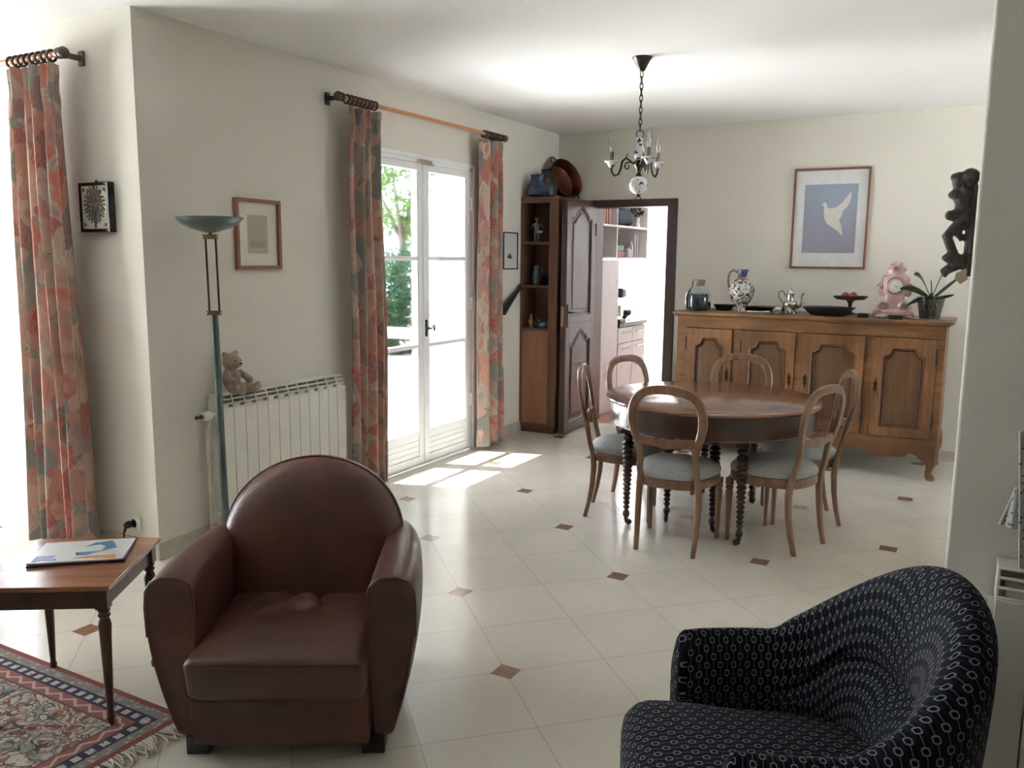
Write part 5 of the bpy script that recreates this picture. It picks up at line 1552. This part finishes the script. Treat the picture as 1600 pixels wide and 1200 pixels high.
# orchid
t = thing('orchid_plant', 'green leafed orchid in a clear plastic pot at the right end of the sideboard', 'plant', at(-.315, 6.55))
M_orch = plain('dark_orchid_leaf', (.030, .058, .022), .3, var=.3, scale=8)
g = G(); g.lathe([(.065, .004), (.090, .155), (.092, .165)], 30, cap=False); link('pot', g, glassy('clear_plastic', (.75, .78, .78), .5), t)
g = G(); g.lathe([(.062, .006), (.083, .130), (.07, .138)], 26); link('bark_substrate', g, plain('dark_orchid_bark', (.055, .050, .042), .8, var=.6, scale=45, bump=.5), t)
g = G(); g.lathe([(.0, 0), (.105, 0), (.112, .004), (.108, .005), (.1, .003), (0, .003)], 32, cap=False); link('saucer', g, glassy('clear_saucer', (.85, .87, .87), .6), t)
def leafblade(a, L_, wd, rise, droop, tw=0):
    g = G()
    def f(u, v):
        s_ = u; x = L_ * s_; z = rise * sin(s_ * pi * .5) - droop * s_ ** 2.2
        w_ = wd * (sin(pi * min(1, s_ * .92 + .06)) ** .6) * (v - .5) * 2
        ro = -.95 if sin(a) < .5 else .95
        if cos(a) < 0 and sin(a) <= .5: ro = .95
        p = Vector((x, w_ * cos(ro), z + w_ * sin(ro) + abs(v - .5) * wd * .3))
        return Matrix.Rotation(a, 3, 'Z') @ p + Vector((0, 0, .135))
    g.grid(f, 14, 6); o = link('leaf', g, M_orch, t); md = o.modifiers.new('solid', 'SOLIDIFY'); md.thickness = .003; return o
for a, L_, wd, rs, dr in ((pi, .20, .026, .10, .03), (radians(150), .14, .030, .19, .02), (radians(20), .10, .022, .20, -.05), (radians(5), .17, .017, .10, -.06), (radians(-20), .15, .013, .02, -.02), (radians(200), .16, .022, .02, .07), (radians(-60), .10, .022, .04, .10), (radians(-100), .09, .020, .06, .04)):
    leafblade(a, L_, wd, rs, dr)
g = G(); g.tube([(.02, 0, .13), (.0, 0, .20), (-.01, 0, .27)], .003, 6); link('stem', g, M_orch, t)

# ------------------------------------------------------------------ bird print
t = frame('framed_bird_print', 'wood framed print of a white bird on a blue mauve ground above the sideboard', .565, .775, .016, .022, M_frbr, (-1.10, YC, 1.825), 0)
M_pw = paper('white_mount', (.66, .67, .68))
sheet('mount', t, .535, .745, -.005, M_pw)
m, nt, b = newmat('blue_mauve_print'); h = NT(nt)
zz = h.sep(h.coord())[2]
h.put(b.inputs['Base Color'], h.ramp(h.m('ADD', h.m('MULTIPLY', h.m('ADD', zz, h.m('MULTIPLY', h.noise(h.coord(), 6, 4), .12)), 1.6), .45), [(.2, (.27, .255, .33)), (.8, (.27, .32, .40))])); b.inputs['Roughness'].default_value = .7
sheet('print', t, .395, .53, -.006, m)
g = G()
B = [(-.055, .120), (-.038, .128), (-.028, .112), (-.020, .085), (.010, .078), (.050, .090), (.085, .120), (.115, .165), (.148, .205), (.150, .170), (.140, .120), (.120, .085), (.095, .060), (.085, .020), (.070, -.015), (.085, -.045), (.098, -.090), (.100, -.135), (.075, -.105), (.045, -.080), (.010, -.060), (-.020, -.035), (-.040, .005), (-.045, .045), (-.045, .085), (-.052, .105), (-.068, .106)]
g.prism(B, -.0075, -.0062, 'y'); link('bird', g, paper('ivory_bird', (.58, .57, .52)), t)

# ------------------------------------------------------------------ carved wooden figure on the pier end
t = thing('carved_figure', 'dark carved wooden figure hanging on the edge of the right pier', 'sculpture', (-.031, 2.44, 1.592))
M_ebony = plain('dark_carved_wood', (.028, .020, .015), .45, var=.6, scale=50, bump=.5)
g = G()   # local -x points out of the wall
g.ell((-.020, 0, .118), (.022, .026, .022), 14, 10); g.ell((-.045, 0, .108), (.016, .022, .024), 12, 8); g.ell((-.056, 0, .118), (.010, .018, .010), 10, 6)
g.tube([(-.058, 0, .118), (-.052, 0, .10), (-.048, 0, .082)], [.006, .006, .008], 8)
g.ell((-.048, 0, .075), (.020, .022, .013), 12, 8); g.ell((-.034, 0, .062), (.020, .022, .018), 12, 8); g.ell((-.028, 0, .085), (.018, .022, .022), 12, 8)
g.tube([(-.022, 0, .06), (-.020, 0, .03), (-.022, 0, .01)], [.016, .012, .016], 8)
g.tube([(-.02, 0, .045), (-.042, .0, .028), (-.060, 0, .022)], [.014, .013, .013], 8); g.ell((-.060, 0, .024), (.011, .014, .013), 10, 8)
g.tube([(-.044, .0, .062), (-.046, 0, .035)], .005, 6)
g.tube([(-.022, 0, .012), (-.046, 0, -.008), (-.062, 0, -.028), (-.052, 0, -.052), (-.044, 0, -.070)], [.016, .014, .013, .012, .012], 8)
g.tube([(-.022, 0, .012), (-.040, 0, -.020), (-.024, 0, -.036)], [.012, .010, .010], 8)
g.ell((-.045, 0, -.082), (.026, .020, .013), 12, 8); g.ell((-.028, 0, -.094), (.022, .020, .014), 12, 8)
g.tube([(-.03, 0, -.10), (-.055, 0, -.112), (-.070, 0, -.118)], [.012, .012, .006], 8); g.tube([(-.055, 0, -.112), (-.060, 0, -.132)], [.009, .005], 6)
g.tube([(-.012, .0, .105), (-.012, 0, -.125)], [.009, .010], 8)
link('figure', g, M_ebony, t, remesh=.0035)
g = G(); g.box(-.010, -.016, -.128, -.001, .016, .098); link('back_board', g, M_ebony, t, bevel=.002)
g = G(); g.prism([(-.034, -.120), (-.012, -.108), (-.006, -.135), (-.022, -.148), (-.036, -.135)], -.014, .014, 'y'); link('base_block', g, plain('pale_raw_wood', (.30, .24, .17), .8, var=.2), t)

# ------------------------------------------------------------------ chandelier
CD = thing('chandelier', 'small metal and porcelain chandelier with candle bulbs above the dining table', 'chandelier', (-1.762, 4.64, 2.61))
g = G(); g.lathe([(.055, 0), (.056, -.004), (.044, -.018), (.030, -.045), (.018, -.070), (.010, -.076)], 28); link('canopy', g, M_iron, CD)
zt = -.076; zbm = -.395; nl = 10; sp_ = (zt - zbm) / nl
for k in range(nl):
    zc = zt - sp_ * (k + .5); g = G(); hl = sp_ * .5 + .006; hw = .0085
    pts = []
    for i in range(14):
        a = 2 * pi * i / 14; lx = hw * cos(a); lz = hl * sin(a)
        pts.append((lx, 0, zc + lz) if k % 2 == 0 else (0, lx, zc + lz))
    g.tube(pts, .0028, 6, closed=True); link('chain_link', g, M_iron, CD)
g = G(); R_ = .021; g.tube([(R_ * cos(2 * pi * i / 20) * .9, R_ * cos(2 * pi * i / 20) * .4, -.415 + R_ * sin(2 * pi * i / 20)) for i in range(20)], .0035, 8, closed=True); link('ring', g, M_iron, CD)
M_delft = mottled('delft_porcelain', [(0, (.70, .69, .66)), (.72, (.05, .07, .30)), (.82, (.68, .67, .64)), (.93, (.12, .13, .25))], 55, .15)
g = G(); g.lathe([(.010, -.432), (.016, -.438), (.014, -.455), (.016, -.475), (.028, -.50), (.031, -.525), (.024, -.548), (.014, -.556)], 26); link('upper_vase', g, M_delft, CD)
g = G(); g.lathe([(.012, -.556), (.030, -.562), (.032, -.580), (.022, -.598), (.014, -.612), (.010, -.630), (.020, -.642), (.020, -.646)], 24); link('hub', g, M_iron, CD)
g = G(); g.lathe([(.006, -.644), (.030, -.650), (.047, -.668), (.053, -.695), (.048, -.722), (.030, -.740), (.010, -.747)], 30); link('porcelain_ball', g, M_delft, CD)
g = G(); g.lathe([(.010, -.746), (.014, -.752), (.006, -.760)], 14); R_ = .017; g.tube([(R_ * cos(2 * pi * i / 18), 0, -.776 + R_ * sin(2 * pi * i / 18)) for i in range(18)], .003, 8, closed=True); link('lower_ring', g, M_iron, CD)
M_bulb = glassy('clear_bulb_glass', (.93, .93, .92), 1.2)
M_sleeve = plain('grey_candle_sleeve', (.22, .20, .17), .6)
tow = Vector((.485, -.875, 0)); rgt = Vector((.875, .485, 0))
for a in (10, 130, 250):
    d = tow * cos(radians(a)) + rgt * sin(radians(a))
    def q(r, z): return Vector((d.x * r, d.y * r, z))
    g = G(); pts = [q(.02, -.590), q(.050, -.560), q(.075, -.542), (q(.098, -.560)), q(.105, -.600), q(.118, -.632), q(.142, -.640), q(.158, -.618), q(.160, -.592)]
    g.tube(pts, [.007, .006, .006, .006, .006, .006, .006, .006, .006], 8)
    g.tube([q(.075 + .0, -.542), q(.068, -.522), q(.060, -.515)], [.005, .003, .001], 6)
    g.tube([q(.030, -.572), q(.050, -.566)] + [q(.066 + .020 * (1 - k / 14) * cos(1.2 - k * .5), -.590 + .022 * (1 - k / 14) * sin(1.2 - k * .5)) for k in range(12)], .0042, 6)
    am = link('arm', g, M_iron, CD)
    c = q(.160, 0)
    g = G(); g.lathe([(.008, -.594), (.016, -.588), (.026, -.570), (.042, -.560), (.042, -.556), (.022, -.564), (.010, -.572)], 24, c=c); link('drip_cup', g, M_delft, am)
    g = G(); g.lathe([(.0125, -.572), (.0125, -.505), (.010, -.503)], 14, c=c); link('candle_sleeve', g, M_sleeve, am)
    g = G(); g.lathe([(.008, -.503), (.010, -.49), (.0165, -.465), (.0155, -.44), (.009, -.412), (.003, -.398), (.001, -.395)], 18, c=c); link('bulb', g, M_bulb, am)
